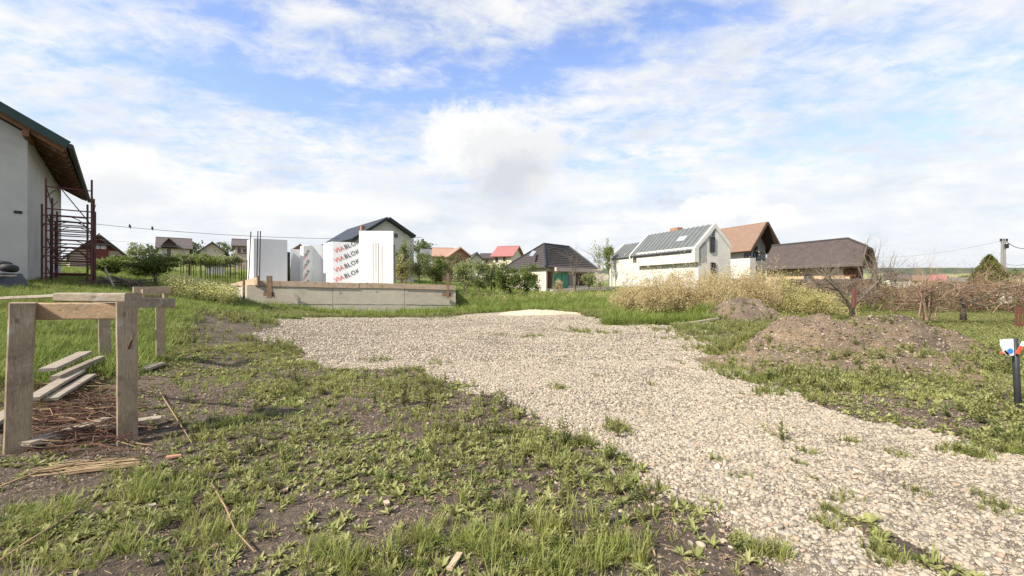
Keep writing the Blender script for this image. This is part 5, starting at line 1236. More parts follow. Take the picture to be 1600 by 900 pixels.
# ---- dark hip roofed house with green door ------------------------------------
hg = thing('hip_roof_house', 'low house under a large dark hipped roof with a green metal door', 'house', (XY(860, 50).x, 50, .4))
R0 = W(850, 383, 52); R1 = W(889, 387, 56); e0 = W(783, 414, 56); e1 = W(853, 418.5, 46.5); e2_ = W(933, 419, 52); e3_ = Vector((e2_.x+e0.x-e1.x, e2_.y+e0.y-e1.y, e1.z))
zE = e1.z; e0.z = e2_.z = e3_.z = zE-.0; R1.z = R0.z
def slab(name, polys, th, mat, parent):
    m_ = MB()
    for poly in polys:
        up_ = [(p[0], p[1], p[2]+th) for p in poly]; m_.face(up_); m_.face([tuple(p) for p in poly][::-1])
        for i in range(len(poly)): j = (i+1) % len(poly); m_.face([tuple(poly[i]), tuple(poly[j]), up_[j], up_[i]])
    return m_.build(name, mat, parent)
rf = slab('roof', [[e0, e1, R0], [e1, e2_, R1, R0], [e2_, e3_, R1], [e3_, e0, R0, R1]], .16, 'roof_dark', hg); LOC[rf.name] = LOC[hg.name]
for (A0, A1, T0, T1_) in ((e0, e1, R0, R0), (e1, e2_, R0, R1)):
    for k in range(1, 13):
        t_ = k/13; p = A0.lerp(T0, t_); q_ = A1.lerp(T1_, t_); m_ = MB(); m_.beam(p+Vector((0, 0, .17)), q_+Vector((0, 0, .17)), .10, .03); m_.build('tile_course', 'roof_dark', rf)
for p, q_ in ((e1, R0), (R0, R1), (e2_, R1), (e0, R0)):
    m_ = MB(); m_.tube([p+Vector((0, 0, .18)), q_+Vector((0, 0, .18))], .12, 6); m_.build('ridge_tiles', 'roof_black', rf)
def ins(p, q_, t_): return p.lerp(q_, t_)
cen = (e0+e1+e2_+e3_)/4; w4 = [ins(p, cen, .10) for p in (e0, e1, e2_, e3_)]
m_ = MB(); m_.hexa([(p.x, p.y, -1) for p in w4]+[(p.x, p.y, zE+.12) for p in w4]); m_.build('wall', 'plaster_cream', hg)
d12 = (w4[2]-w4[1]); 
def onw(px, z): 
    t_ = hit((w4[1].x, w4[1].y), (d12.x, d12.y), px); p = w4[1]+d12*t_; return Vector((p.x, p.y, z))
nn_ = Vector((d12.y, -d12.x, 0)).normalized()*.06
def wallquad(px0, px1, y0, y1, mat, nm, dep=1.0):
    a = onw(px0, 0); b_ = onw(px1, 0); m_ = MB(); z0_, z1_ = H+(HY-y0)*a.y/F, H+(HY-y1)*a.y/F; o_ = nn_*dep
    m_.hexa([(a.x+o_.x, a.y+o_.y, z0_), (b_.x+o_.x, b_.y+o_.y, z0_), (b_.x, b_.y, z0_), (a.x, a.y, z0_)]+[(a.x+o_.x, a.y+o_.y, z1_), (b_.x+o_.x, b_.y+o_.y, z1_), (b_.x, b_.y, z1_), (a.x, a.y, z1_)]); return m_.build(nm, mat, hg)
wallquad(865, 876, 450, 427.5, 'metal_green', 'door', 2); wallquad(877, 887, 450, 425.5, 'metal_green', 'door', 1.4)
wallquad(888, 897, 446, 429, 'glass', 'window'); wallquad(900, 926, 446, 427, 'timber_dark', 'timber_cladding'); wallquad(861, 931, 424, 418, 'plaster_pink', 'fascia_board', 14)
wallquad(855, 863, 450, 424, 'timber_dark', 'timber_cladding')
m_ = MB(); p = W(832, 399, 50); m_.beam(W(829.5, 400, 49.0), W(835, 392.5, 50.6), .45, .08, (0, -.6, .8)); m_.build('roof_window', 'glass_sky', rf)
m_ = MB(); m_.beam(W(862, 455, 46.), W(955, 450, 50), .5, .35, (0, 0, 1)); tag(m_.build('concrete_kerb', 'concrete', None, origin=W(862, 455, 46)), 'low pale concrete kerb in front of the green doored house', 'kerb')

# ---- far houses ---------------------------------------------------------------
def zat(py, Y): return H+(HY-py)*Y/F
def fgable(name, label, px0, px1, Y, ybase, yeave, yridge, wall, roofm, A=(.05, 1), L=9, o_e=.5, o_g=.6, wins=(), rc=.5, chim=None, group='houses on the far slope'):
    A = Vector((((px0+px1)/2-800)/F+A[0], 1)).normalized(); Bv = Vector((A.y, -A.x)); P = XY(px0, Y); Wd = hit(P, Bv, px1); ws = []
    for (q0, q1, t0, t1, fm_, gm2) in wins:
        b0 = hit(P, Bv, q0); b1 = hit(P, Bv, q1); ws.append((0, 0, b0, b1, zat(t0, Y), zat(t1, Y), 'a0', fm_, gm2, 'window', 1, .08, .10))
    return house(name, label, px0, Y, A, L, Wd, zat(ybase, Y), zat(yeave, Y), zat(yridge, Y), wall, roofm, o_e, o_g, .2, group, 'house', 1, ws, rc, chim)
def fridge(name, label, px0, px1, Y, ybase, yeave, yridge, wall, roofm, depth=7, wins=(), o_e=.6, o_g=.6, chim=None, skew=.0, group='houses on the far slope'):
    """ridge across the view"""
    A = Vector((1, -((px0+px1)/2-800)/F+skew)).normalized(); P = XY(px0, Y); L = hit(P, A, px1); ws = []
    for (q0, q1, t0, t1, fm_, gm2) in wins:
        a0 = hit(P, A, q0); a1 = hit(P, A, q1); ws.append((a0, a1, 0, 0, zat(t0, Y), zat(t1, Y), 'b0', fm_, gm2, 'window', 1, .08, .10))
    return house(name, label, px0, Y, A, L, depth, zat(ybase, Y), zat(yeave, Y), zat(yridge, Y+depth/2), wall, roofm, o_e, o_g, .2, group, 'house', -1, ws, .5, chim)
# maroon gable seen past the scaffold
h1, T_ = fgable('maroon_gable_house', 'wide pink house with a maroon gable seen just right of the scaffold', 109, 196, 62, 440, 398, 366, 'plaster_pink', 'roof_dark', (-.15, 1), 9, .6, 1.0, group=None)
Am_ = Vector(((152.5-800)/F-.15, 1)).normalized(); mpx = lambda px: hit(XY(109, 62), Vector((Am_.y, -Am_.x)), px)
m_ = MB(); m_.box(-.5, -.003, mpx(140), mpx(169), zat(422, 62), zat(387, 62), T_); m_.build('maroon_bay', 'plaster_maroon', h1)
m_ = MB(); m_.box(-.9, -.0, mpx(133), mpx(173), zat(381, 62), zat(378.5, 62), T_); m_.build('bay_roof', 'roof_slate', h1)
m_ = MB(); b0, b1 = mpx(122), mpx(183); bm_ = mpx(152); m_.face([T_(-.05, b0, zat(389, 62)), T_(-.05, b1, zat(389, 62)), T_(-.05, bm_, zat(368, 62))]); m_.build('gable_boarding', 'plaster_maroon', h1)
for q in ((146, 155), (157, 165)): window(h1, T_, -.5, 0, mpx(q[0]), mpx(q[1]), zat(387, 62), zat(382, 62), 'a0', 'frame_white', 'glass_sky')
m_ = MB(); m_.box(-.55, 0, mpx(140.5), mpx(168.5), zat(387.2, 62), zat(381.2, 62), T_) if False else m_.box(-.48, 0, mpx(140), mpx(169), zat(386.9, 62), zat(381.1, 62), T_); m_.build('window_band', 'plaster_maroon', h1)
# tall grey roofed villa
h2, T_ = fridge('slate_roof_villa', 'two storey villa with grey roof and a front gable, far left on the slope', 248, 296, 92, 415, 386, 373, 'plaster_cream', 'roof_slate', 8, ((253, 258, 401, 388, 'frame_white', 'glass'), (261, 267, 400, 388, 'frame_brown', 'glass'), (283, 288, 402, 390, 'frame_white', 'glass')))
Av_ = Vector((1, -(272-800)/F)).normalized(); vpx = lambda px: hit(XY(248, 92), Av_, px)
ya_ = lambda px: (XY(248, 92)+Av_*vpx(px)).y
pa, pb, pm = [Vector(T_(vpx(a), -1.3, zat(b_, ya_(a)))) for a, b_ in ((253, 384), (275, 383), (264, 374))]; bk_ = Vector(T_(0, 3.5, 0))-Vector(T_(0, 0, 0))
slab('dormer_roof', [[pa, pm, pm+bk_, pa+bk_], [pm, pb, pb+bk_, pm+bk_]], .25, 'roof_slate', h2)
m_ = MB(); m_.face([T_(vpx(254.5), -.9, zat(383.4, ya_(254))), T_(vpx(273.5), -.9, zat(383, ya_(273))), T_(vpx(264), -.9, zat(375.4, ya_(264)))]); m_.build('dormer_gable', 'timber_dark', h2)
m_ = MB(); m_.box(vpx(251), vpx(277), -1.4, -.004, zat(386.4, ya_(264)), zat(384.6, ya_(264)), T_); m_.build('porch_roof', 'roof_slate', h2)
m_ = MB(); m_.box(vpx(274), vpx(293), -1.1, -.004, zat(399.5, ya_(284)), zat(398.5, ya_(284)), T_); m_.build('balcony', 'wood_brown', h2)
# small gable house
h3, _ = fgable('small_gable_house', 'small cream gable house left of the steel bars, on the far slope', 312, 351, 88, 415, 393, 379, 'plaster_cream', 'roof_dark', (.02, 1), 9, .8, .9, ((319, 324, 394, 389, 'frame_white', 'glass'), (327, 331, 400, 389, 'frame_white', 'glass_sky'), (334, 338, 394, 389, 'frame_white', 'glass')))
h4, _ = fridge('pink_house', 'pinkish two storey house just left of the first foam panel', 367, 398, 80, 420, 384, 376, 'plaster_pink', 'roof_slate', 8, ((371, 376, 396, 387, 'frame_brown', 'glass'), (380, 388, 396, 388, 'frame_brown', 'glass')))
m_ = MB(); a = W(362, 398, 78.5); b_ = W(398, 393, 79); m_.beam(a, b_, .8, .15); m_.build('porch_roof', 'roof_slate', h4)
h5, _ = fgable('peaked_red_roof_house', 'only a tiny brown peaked roof showing between two foam panels', 460, 478, 85, 420, 389, 383, 'brick_orange', 'roof_brown', (.05, 1), 6, .3, .4)
# orange brick houses
h6, _ = fridge('orange_brick_house', 'orange brick house behind the bushes, left one of the two', 679, 705, 90, 420, 400, 389, 'brick_orange', 'roof_orange', 8, ((683, 690, 409, 403, 'frame_dark', 'glass'),))
h7, _ = fgable('orange_brick_house', 'orange roofed house with a black gable edge, right one of the two', 704, 733, 88, 420, 399, 388, 'brick_orange', 'roof_orange', (-.3, 1), 9, .6, .7, ((712, 719, 409, 401, 'frame_dark', 'glass'),))
h8, _ = fgable('red_roof_shed', 'small shed with bright red roof among the bushes behind the foundation', 680, 704, 60, 430, 417, 408, 'timber_dark', 'roof_red', (.5, 1), 4, .4, .4, group=None)
h9, _ = fgable('white_gable_house', 'white gable house with dark verge between the orange and the red roofed houses', 733, 757, 86, 425, 410, 396, 'plaster_white', 'roof_dark', (-.15, 1), 8, .7, .6, ())
h10, _ = fridge('red_roof_house', 'two storey cream house with a bright red metal roof left of the dark hipped roof', 771, 799, 92, 420, 400, 387, 'plaster_cream', 'roof_red', 8, ((774, 778, 410, 403, 'frame_dark', 'glass'), (786, 790, 408, 402, 'frame_dark', 'glass')), skew=-.35)
h11, _ = fridge('low_cream_house', 'low cream house with dark grey roof left of the bright red roof', 754, 773, 95, 420, 404, 398, 'plaster_cream', 'roof_dark', 8, ((758, 762, 411, 407, 'frame_dark', 'glass'),))
h12, _ = fridge('grey_roof_cottage', 'grey green roofed cottage half hidden left of the orange houses', 660, 682, 100, 420, 399, 391, 'plaster_white', 'roof_zinc', 8, ())
# roofs down in the valley on the right
for (nm_, lb, p0, p1, Y, yb, ye, yr, wl, rm) in (('valley_house', 'low roof with grey rubble look, valley left of the bright red roof', 1392, 1420, 110, 445, 436, 431, 'plaster_raw', 'roof_slate'), ('valley_house', 'long dark roof in the valley just right of the dark tiled house', 1385, 1423, 150, 444, 435, 429.5, 'plaster_white', 'roof_dark'),
        ('valley_house', 'cream house with pale roof in the valley, middle one', 1424, 1452, 125, 446, 438, 432, 'plaster_cream', 'roof_brown'), ('valley_house', 'bright red roofed house in the valley on the right', 1455, 1474, 105, 448, 439, 431.5, 'plaster_white', 'roof_red'),
        ('valley_house', 'house with dull pink walls and grey roof left of the conifer', 1486, 1516, 115, 447, 440, 436, 'plaster_pink', 'roof_zinc'), ('valley_house', 'yellowish low building right of the conifer', 1580, 1625, 95, 462, 452, 449, 'plaster_cream', 'roof_brown')):
    fridge(nm_, lb, p0, p1, Y, yb, ye, yr, wl, rm, 8, ((p0+5, p0+8, yb-3, ye+1, 'frame_dark', 'glass'),), group='houses in the valley')
# little sheds left
h13, _ = fridge('garden_shed', 'little dark garden shed in the bushes below the villa', 213, 228, 48, 425, 412, 409, 'timber_dark', 'roof_slate', 3, (), .25, .25, group=None)
h14, _ = fridge('white_fence_shed', 'white slatted shed behind the steel bars', 322, 352, 46, 440, 415, 411, 'plaster_white', 'roof_slate', 3, (), .2, .2, group=None)

# ---- poles, wires, fence, marker ------------------------------------------------
def wire(name, label, pts, r_, parent=None):
    m_ = MB(); m_.tube(pts, r_, 4); o = m_.build(name, 'wire', parent, origin=pts[0] if parent is None else None)
    if label: tag(o, label, 'cable')
    return o
def sag(a, b_, s_, n=12): return [a.lerp(b_, k/n)-Vector((0, 0, s_*4*(k/n)*(1-k/n))) for k in range(n+1)]
wa, wb = W(60, 340, 40), W(660, 371, 52); cable = sag(wa, wb, .8)
wire('power_cable', 'thin dark overhead cable crossing the sky behind the scaffold and foam panels', cable, .028)
wire('power_cable', 'fainter second overhead cable lower behind the maroon gable house', sag(W(60, 366, 60), W(640, 392, 70), .8), .02)
for px, lb in ((203, 'small dark bird perched on the overhead cable, left one'), (238, 'small dark bird perched on the overhead cable, right one')):
    t_ = hit((wa.x, wa.y), (wb.x-wa.x, wb.y-wa.y), px); p = wa.lerp(wb, t_)-Vector((0, 0, .8*4*t_*(1-t_)))
    bm = bmesh.new(); bmesh.ops.create_icosphere(bm, subdivisions=2, radius=.09)
    for q in bm.verts: q.co.z *= 1.5; q.co.y *= 1.3
    hd_ = bmesh.ops.create_icosphere(bm, subdivisions=1, radius=.055); [setattr(q, 'co', q.co+Vector((0, -.04, .15))) for q in hd_['verts']]
    tl = bmesh.ops.create_cone(bm, segments=5, radius1=.04, radius2=.012, depth=.18, cap_ends=True); [setattr(q, 'co', q.co+Vector((0, .06, -.15))) for q in tl['verts']]
    V_ = [tuple(q.co+p+Vector((0, 0, .13))) for q in bm.verts]; F_ = [tuple(x_.index for x_ in f.verts) for f in bm.faces]; bm.free()
    tag(mesh_obj('bird', V_, F_, 'iron_black', smooth=True, origin=p), lb, 'bird')
pl_ = thing('power_pole', 'tall utility pole with insulators behind the conifer', 'utility pole', W(1567, 446, 46))
for px in (1566.2, 1569.3):
    m_ = MB(); m_.tube([W(px, 452, 46), W(px, 373 if px < 1568 else 377, 46)], [.16, .10], 8); m_.build('post', 'pole_concrete', pl_)
m_ = MB(); m_.beam(W(1563, 377.5, 46), W(1574, 377.5, 46), .12, .12); m_.build('crossarm', 'pole_concrete', pl_)
for px in (1564, 1568, 1573): m_ = MB(); m_.tube([W(px, 376.5, 46), W(px, 373, 46)], .10, 6); m_.build('insulator', 'iron_black', pl_)
m_ = MB(); m_.tube([W(1573, 381, 45.8), W(1573, 388, 45.8)], .16, 8); m_.build('transformer', 'iron_black', pl_)
wire('power_cable', 'dark cable sagging from the utility pole to the right edge', sag(W(1573, 378, 46), W(1700, 300, 30), 2.0), .04)
wire('power_cable', 'thin cable running left from the utility pole', sag(W(1566, 376, 46), W(1340, 402, 60), .6), .012)
wire('power_cable', 'lowest cable from the utility pole to the right edge', sag(W(1572, 412, 46), W(1700, 330, 30), 1.4), .02)
fr_ = thing('red_picket_fence', 'rusty red picket fence at the right edge behind the marker post', 'fence', (W(1597, 515, 12.8).x, 12.8, 0))
for k in range(9):
    px = 1588+k*6.3; m_ = MB(); m_.beam(W(px, 517, 12.8-k*.03), W(px, 478+random.uniform(-1.5, 1.5), 12.8-k*.03), .06, .03, (0, 1, 0)); m_.build('picket', 'fence_red', fr_)
for py in (488, 507): m_ = MB(); m_.beam(W(1584, py, 12.86), W(1650, py+3, 12.5), .04, .05); m_.build('rail', 'fence_red', fr_)
wp = thing('brick_pier', 'small whitewashed brick pier between the conifer and the red fence', 'pier', W(1570, 474, 21))
for k in range(4): m_ = MB(); m_.box(W(1564, 0, 21).x, W(1576, 0, 21).x, 20.85, 21.2, W(0, 474-k*4.2, 21).z, W(0, 474-k*4.2-4.0, 21).z); m_.build('block', 'plaster_cream', wp)
mk = thing('marker_post', 'black slanting marker post carrying a white and blue tag at the right edge', 'marker post', tuple(gp(1592, 652)))
zb_ = gp(1592, 652); Ym = zb_.y; top = W(1585.5, 529, Ym)
m_ = MB(); m_.tube([zb_-Vector((0, 0, .1)), zb_.lerp(top, .5), top], [.027, .025, .025], 8); m_.build('post', 'post_black', mk, True)
m_ = MB(); cpts = [(1564, 531), (1583.5, 529.5), (1584.5, 555.5), (1574, 556), (1569, 551), (1565, 541)]
fr3 = [W(a, b_, Ym-.05) for a, b_ in cpts]; bk3 = [p+Vector((0, .012, 0)) for p in fr3]; m_.face(fr3); m_.face(bk3[::-1])
for i in range(6): j = (i+1) % 6; m_.face([fr3[i], bk3[i], bk3[j], fr3[j]])
tgp = m_.build('white_tag', 'sign_white', mk); LOC[tgp.name] = LOC[mk.name]
m_ = MB(); m_.face([W(1578.5+5*math.cos(t_), 548.5+4.2*math.sin(t_), Ym-.053) for t_ in np.linspace(0, 6.0, 14)]); m_.build('blue_dot', 'sign_blue', tgp)
m_ = MB(); m_.beam(W(1563, 550, Ym-.02), W(1567.5, 552, Ym-.03), .02, .022); m_.beam(W(1589, 553, Ym-.04), W(1596, 541, Ym-.04), .010, .028); m_.build('red_tape', 'tape_red', mk)
m_ = MB(); m_.beam(W(1596, 541, Ym-.042), W(1600, 534, Ym-.042), .010, .028); m_.beam(W(1569, 548, Ym-.045), W(1576, 556, Ym-.045), .010, .02); m_.build('white_tape', 'sign_white', mk)
#m_ = MB(); m_.beam(W(1586.3, 560, Ym-.034), W(1587.3, 570, Ym-.034), .022, .006, (0, 1, 0)); m_.build('tape_tail', 'tape_red', mk)

# wood stack far left
m_ = MB(); rnd = random.Random(8)
for i in range(60):
    c = W(rnd.uniform(160, 212), rnd.uniform(438, 450), 17); d = Vector((1, rnd.gauss(0, .5), rnd.gauss(-.05, .12))).normalized()*rnd.uniform(.3, 1.0); m_.tube([c-d, c+d], rnd.uniform(.015, .04), 5, mi=rnd.choice([0, 0, 1]))
tag(m_.build('branch_heap', ['bark', 'bark_grey'], None, origin=W(185, 450, 17)), 'heap of dark and bleached branches beyond the scaffold', 'branch heap', kind='stuff')
for (a, b_, lb) in (((164, 420, 16.6), (181, 454, 16.2), 'bleached board leaning steeply on the branch heap'), ((157, 432, 16.8), (180, 440, 16.6), 'bleached board lying flat on the branch heap')):
    m_ = MB(); m_.beam(W(*a), W(*b_), .06, .04); tag(m_.build('leaning_board', 'wood_pale', None, origin=W(*a)), lb, 'board')

# ================================================================== TREES AND BUSHES
def bush(label, px, pyb, Y, wpx, ytop, mat, n, leaf0, grp='bushes behind the plot', cat='bush', seed=0, dp=1.0, nc_=26, name='bush', lo=.12, bark_='bark', tr_=.05):
    x_ = (px-800)/F*Y; z0 = H-(pyb-HY)*Y/F; h = (pyb-ytop)*Y/F*1.08; rx = wpx/2*Y/F*1.12; leaf = leaf0*1.3; n = int(n*1.35)
    return tree(name, label, cat, x_, Y, h, rx, mat, n, leaf, grp, tr_, bark_, lo, nc_, seed, .5, z0, .34, rx*dp)
B = bush
B('dense dark green bush just right of the scaffold', 168, 432, 30, 60, 402, 'hedge_leaf', 3600, .13, seed=1)
B('low green bush between the scaffold and the garden shed', 205, 436, 32, 66, 400, 'hedge_leaf', 3600, .13, seed=2)
B('pale blossoming shrub behind the maroon gable house corner', 213, 412, 40, 26, 382, 'olive_leaf', 900, .12, seed=3, nc_=18)
o_ = B('round green fruit tree below the grey roofed villa', 243, 443, 24, 84, 400, 'hedge_leaf', 4300, .10, seed=4, cat='tree', name='fruit_tree', lo=.3, tr_=.08)
B('green bush left of the round fruit tree, by the garden shed', 228, 440, 29, 50, 411, 'hedge_leaf', 2200, .11, seed=5)
B('green vine crown over the arbour behind the steel bars, left part', 296, 432, 36, 44, 398, 'olive_leaf', 2400, .13, seed=6, lo=.45)
B('green vine crown over the arbour behind the steel bars, middle part', 328, 432, 36, 44, 399, 'hedge_leaf', 2400, .13, seed=7, lo=.45)
B('green vine crown over the arbour behind the steel bars, right part', 360, 430, 38, 40, 401, 'olive_leaf', 2200, .13, seed=8, lo=.45)
B('tall slender leafy sapling in front of the white house windows', 633, 450, 33, 26, 374, 'olive_leaf', 1500, .10, seed=9, cat='tree', name='sapling', lo=.15, nc_=30)
B('yellow green bush right of the foam pillar', 628, 448, 31, 30, 400, 'goldgreen_leaf', 1500, .10, seed=10)
B('grey green bush behind the right part of the formwork', 655, 452, 34, 46, 396, 'olive_leaf', 3000, .11, seed=11)
B('dark green bush left of the red shed roof', 682, 450, 36, 40, 402, 'hedge_leaf', 2600, .12, seed=12)
B('brown leafed tree above the red shed roof', 708, 440, 50, 30, 398, 'herb_dark', 1300, .14, seed=13, cat='tree', name='brown_tree', lo=.3)
B('pale olive willow bush just right of the foundation corner', 726, 468, 33, 44, 403, 'olive_leaf', 3400, .10, seed=14)
B('olive bush behind the willow bush near the foundation corner', 748, 462, 37, 40, 404, 'olive_leaf', 2800, .11, seed=15)
B('grey green bush left of the dark hedge', 768, 460, 38, 34, 410, 'olive_leaf', 2200, .11, seed=16)
B('left half of the dense dark hedge before the hipped roof house', 790, 462, 36, 52, 413, 'hedge_leaf', 4200, .10, seed=17, name='hedge_bush', lo=.02)
B('right half of the dense dark hedge before the hipped roof house', 824, 462, 36, 50, 415, 'hedge_leaf', 4200, .10, seed=18, name='hedge_bush', lo=.02)
B('small dry tan shrub before the green door', 873, 458, 44, 18, 437, 'golden_leaf', 500, .10, seed=19)
B('leafy bush at the right end of the hipped roof house', 920, 452, 46, 24, 426, 'olive_leaf', 1200, .12, seed=20)
B('airy blossoming tree left of the modern house', 936, 450, 55, 34, 376, 'olive_leaf', 620, .13, seed=21, cat='tree', name='blossom_tree', lo=.3)
B('dark green tree touching the modern house wing', 951, 450, 60, 18, 378, 'hedge_leaf', 1100, .16, seed=22, cat='tree', name='dark_tree', lo=.25)
B('pink flowering bush low beside the modern house wing', 938, 452, 48, 26, 420, 'blossom', 700, .09, seed=23)
# green fence of stems in the gap: small orchard posts
for px, lb in ((862, 'thin bare sapling left of the tan shrub'), (905, 'thin bare sapling below the pale bare tree'), (930, 'dark bare sapling near the kerb end')):
    m_ = MB(); rnd = random.Random(px); p = W(px, 462, 38); branch(m_, p, (rnd.uniform(-.15, .15), 0, 1), 1.4, .035, 2, .5, 4, .2, rnd=rnd); tag(m_.build('bare_sapling', 'bark', None, origin=p), lb, 'sapling', 'bare saplings in the field')
def bare(label, px, pyb, Y, h, seed, mat='bark_grey', depth=4, r0=.09, spread=.5, kids=(2, 4), lean=(0, 0), up=.15, name='bare_tree', grp='bare trees', stems=1, twr=None):
    x_ = (px-800)/F*Y; z0 = H-(pyb-HY)*Y/F; rnd = random.Random(seed); o = thing(name, label, 'tree', (x_, Y, z0), grp); m_ = MB(); tp_ = []
    for s_ in range(stems):
        branch(m_, (x_+(rnd.uniform(-.1, .1) if stems > 1 else 0), Y, z0-.1), (lean[0]+rnd.uniform(-.25, .25)*(stems > 1), lean[1], 1), h*.45, r0, depth, spread, 6, up, tp_, 3, kids, rnd)
    m_.build('branches', mat, o, True); return o
bare('pale bare tree standing before the hipped roof house', 899, 455, 42, 4.6, 41, 'bark_grey', 4, .09, .45, stems=2)
bare('bare tree behind the right end of the dark tiled house', 1372, 448, 34, 3.9, 42, 'bark', 4, .07, .42, stems=3)
bare('tall thin bare tree at the right gable of the dark tiled house', 1352, 448, 30, 3.6, 47, 'bark', 4, .05, .35, stems=2)
bare('gnarled grey fruit tree with long crooked branches before the yard wall', 1333, 504, 15.4, 2.0, 43, 'bark_grey', 5, .06, .85, (3, 4), up=.05)
def limb(o, pix, r0, r1, mat='bark_grey'):
    m_ = MB(); n_ = len(pix); m_.tube([W(*p) for p in pix], [r0+(r1-r0)*k/(n_-1) for k in range(n_)], 6); m_.build('limb', mat, o, True)
gnt = thing('gnarled_fruit_tree', 'fruit tree right of the gnarled one whose two grey limbs reach left and right', 'tree', W(1340, 500, 14.8), 'bare trees')
for pix, r0 in (([(1330, 508, 15), (1329, 480, 14.9), (1312, 455, 14.7), (1290, 435, 14.6), (1275, 440, 14.5)], .055), ([(1330, 482, 14.9), (1350, 462, 14.8), (1372, 440, 14.7), (1395, 434, 14.6), (1410, 424, 14.6)], .05),
    ([(1312, 455, 14.7), (1285, 447, 14.5), (1258, 449, 14.3)], .025), ([(1350, 462, 14.8), (1362, 430, 14.9), (1350, 400, 15), (1357, 372, 15.1)], .022), ([(1372, 440, 14.7), (1388, 420, 14.7), (1398, 392, 14.8)], .014), ([(1290, 435, 14.6), (1300, 405, 14.6), (1296, 385, 14.6)], .012)):
    limb(gnt, pix, r0, r0*.35)
m_ = MB(); rnd = random.Random(90)
for k in range(120):
    px, py, yq = rnd.choice([(1312, 455, 14.7), (1290, 435, 14.6), (1350, 462, 14.8), (1372, 440, 14.7), (1362, 430, 14.9), (1395, 434, 14.6), (1285, 447, 14.5), (1329, 475, 14.9)])
    branch(m_, W(px+rnd.uniform(-8, 8), py+rnd.uniform(-5, 5), yq), (rnd.gauss(0, .8), rnd.gauss(0, .4), rnd.uniform(.1, 1)), rnd.uniform(.3, .75), .010, 2, .6, 3, .1, rnd=rnd)
m_.build('twigs', 'bark_grey', gnt)
v1 = thing('twiggy_fruit_tree', 'densely twigged small tree with several upright stems on the grass', 'tree', W(1445, 500, 13.5), 'bare trees'); m_ = MB(); rnd = random.Random(91)
for k in range(9):
    px = 1438+rnd.uniform(-6, 28); yq = 13.5+rnd.uniform(-.2, .3); p = W(px, 500, yq); tp_ = W(px+rnd.uniform(-14, 14), rnd.uniform(438, 458), yq); m_.tube([p, p.lerp(tp_, .5)+Vector((rnd.uniform(-.05, .05), 0, 0)), tp_], [.03, .022, .014], 5, cap=False)
    for j in range(11): branch(m_, p.lerp(tp_, rnd.uniform(.3, 1)), (rnd.gauss(0, .9), rnd.gauss(0, .5), rnd.uniform(-.1, .8)), rnd.uniform(.35, .8), .010, 2, .7, 3, .05, rnd=rnd)
m_.build('stems', 'vine_twig', v1)
v2 = thing('spreading_fruit_tree', 'old fruit tree whose long crooked limb arches right towards the red fence', 'tree', W(1502, 495, 14.), 'bare trees')
for pix, r0 in (([(1505, 500, 14), (1505, 478, 14), (1500, 458, 13.9)], .10), ([(1503, 475, 13.9), (1530, 468, 13.7), (1556, 452, 13.6), (1590, 447, 13.5), (1620, 440, 13.4)], .05), ([(1500, 460, 13.9), (1520, 450, 13.8), (1545, 447, 13.7), (1575, 436, 13.6), (1582, 430, 13.6)], .04),
    ([(1500, 458, 13.9), (1488, 446, 13.8), (1470, 440, 13.6), (1448, 446, 13.4)], .035), ([(1545, 447, 13.7), (1535, 436, 13.7), (1548, 426, 13.7), (1565, 428, 13.7)], .02), ([(1503, 470, 13.9), (1540, 478, 13.5), (1575, 468, 13.4), (1600, 464, 13.3)], .03)): limb(v2, pix, r0, r0*.4)
m_ = MB(); rnd = random.Random(92)
for k in range(110):
    px = rnd.uniform(1462, 1600); py = rnd.uniform(440, 470); branch(m_, W(px, py, 13.7+rnd.uniform(-.3, .3)), (rnd.gauss(0, 1), rnd.gauss(0, .5), rnd.uniform(-.2, .8)), rnd.uniform(.3, .8), .010, 2, .6, 3, .05, rnd=rnd)
m_.build('twigs', 'vine_twig', v2)
tag(mesh_obj('red_rag_post', *(lambda q: (q.v, q.f))((lambda mb: (mb.beam(W(1334, 480, 14.4), W(1335, 452, 14.4), .10, .09, (0, 1, 0), 3, .004, .01), mb)[1])(MB())), 'fence_red', origin=W(1334, 480, 14.4)), 'rusty red post end among the branches of the gnarled fruit tree', 'post')

# conifer: drooping sprays in tiers
cf = thing('conifer', 'broad dark green conifer in front of the utility pole', 'tree', W(1546, 465, 26)); Yc = 26.; xc = (1546-800)/F*Yc; zc0 = H-(462-HY)*Yc/F; hc = (462-397)*Yc/F
m_ = MB(); m_.tube([(xc, Yc, zc0-.2), (xc, Yc, zc0+hc*.95)], [.12, .02], 7); m_.build('trunk', 'bark', cf)
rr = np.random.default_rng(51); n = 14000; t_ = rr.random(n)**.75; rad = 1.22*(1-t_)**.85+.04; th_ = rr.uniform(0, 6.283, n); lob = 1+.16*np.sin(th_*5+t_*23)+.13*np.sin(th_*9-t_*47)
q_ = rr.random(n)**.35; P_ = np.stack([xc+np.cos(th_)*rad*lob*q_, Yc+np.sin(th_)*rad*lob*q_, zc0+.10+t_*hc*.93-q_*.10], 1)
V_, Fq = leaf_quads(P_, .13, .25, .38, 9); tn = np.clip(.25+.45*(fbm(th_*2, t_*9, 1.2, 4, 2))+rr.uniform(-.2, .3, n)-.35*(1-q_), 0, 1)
mesh_obj('crown', V_, Fq, 'conifer_leaf', cf, tint=np.repeat(tn, 4))

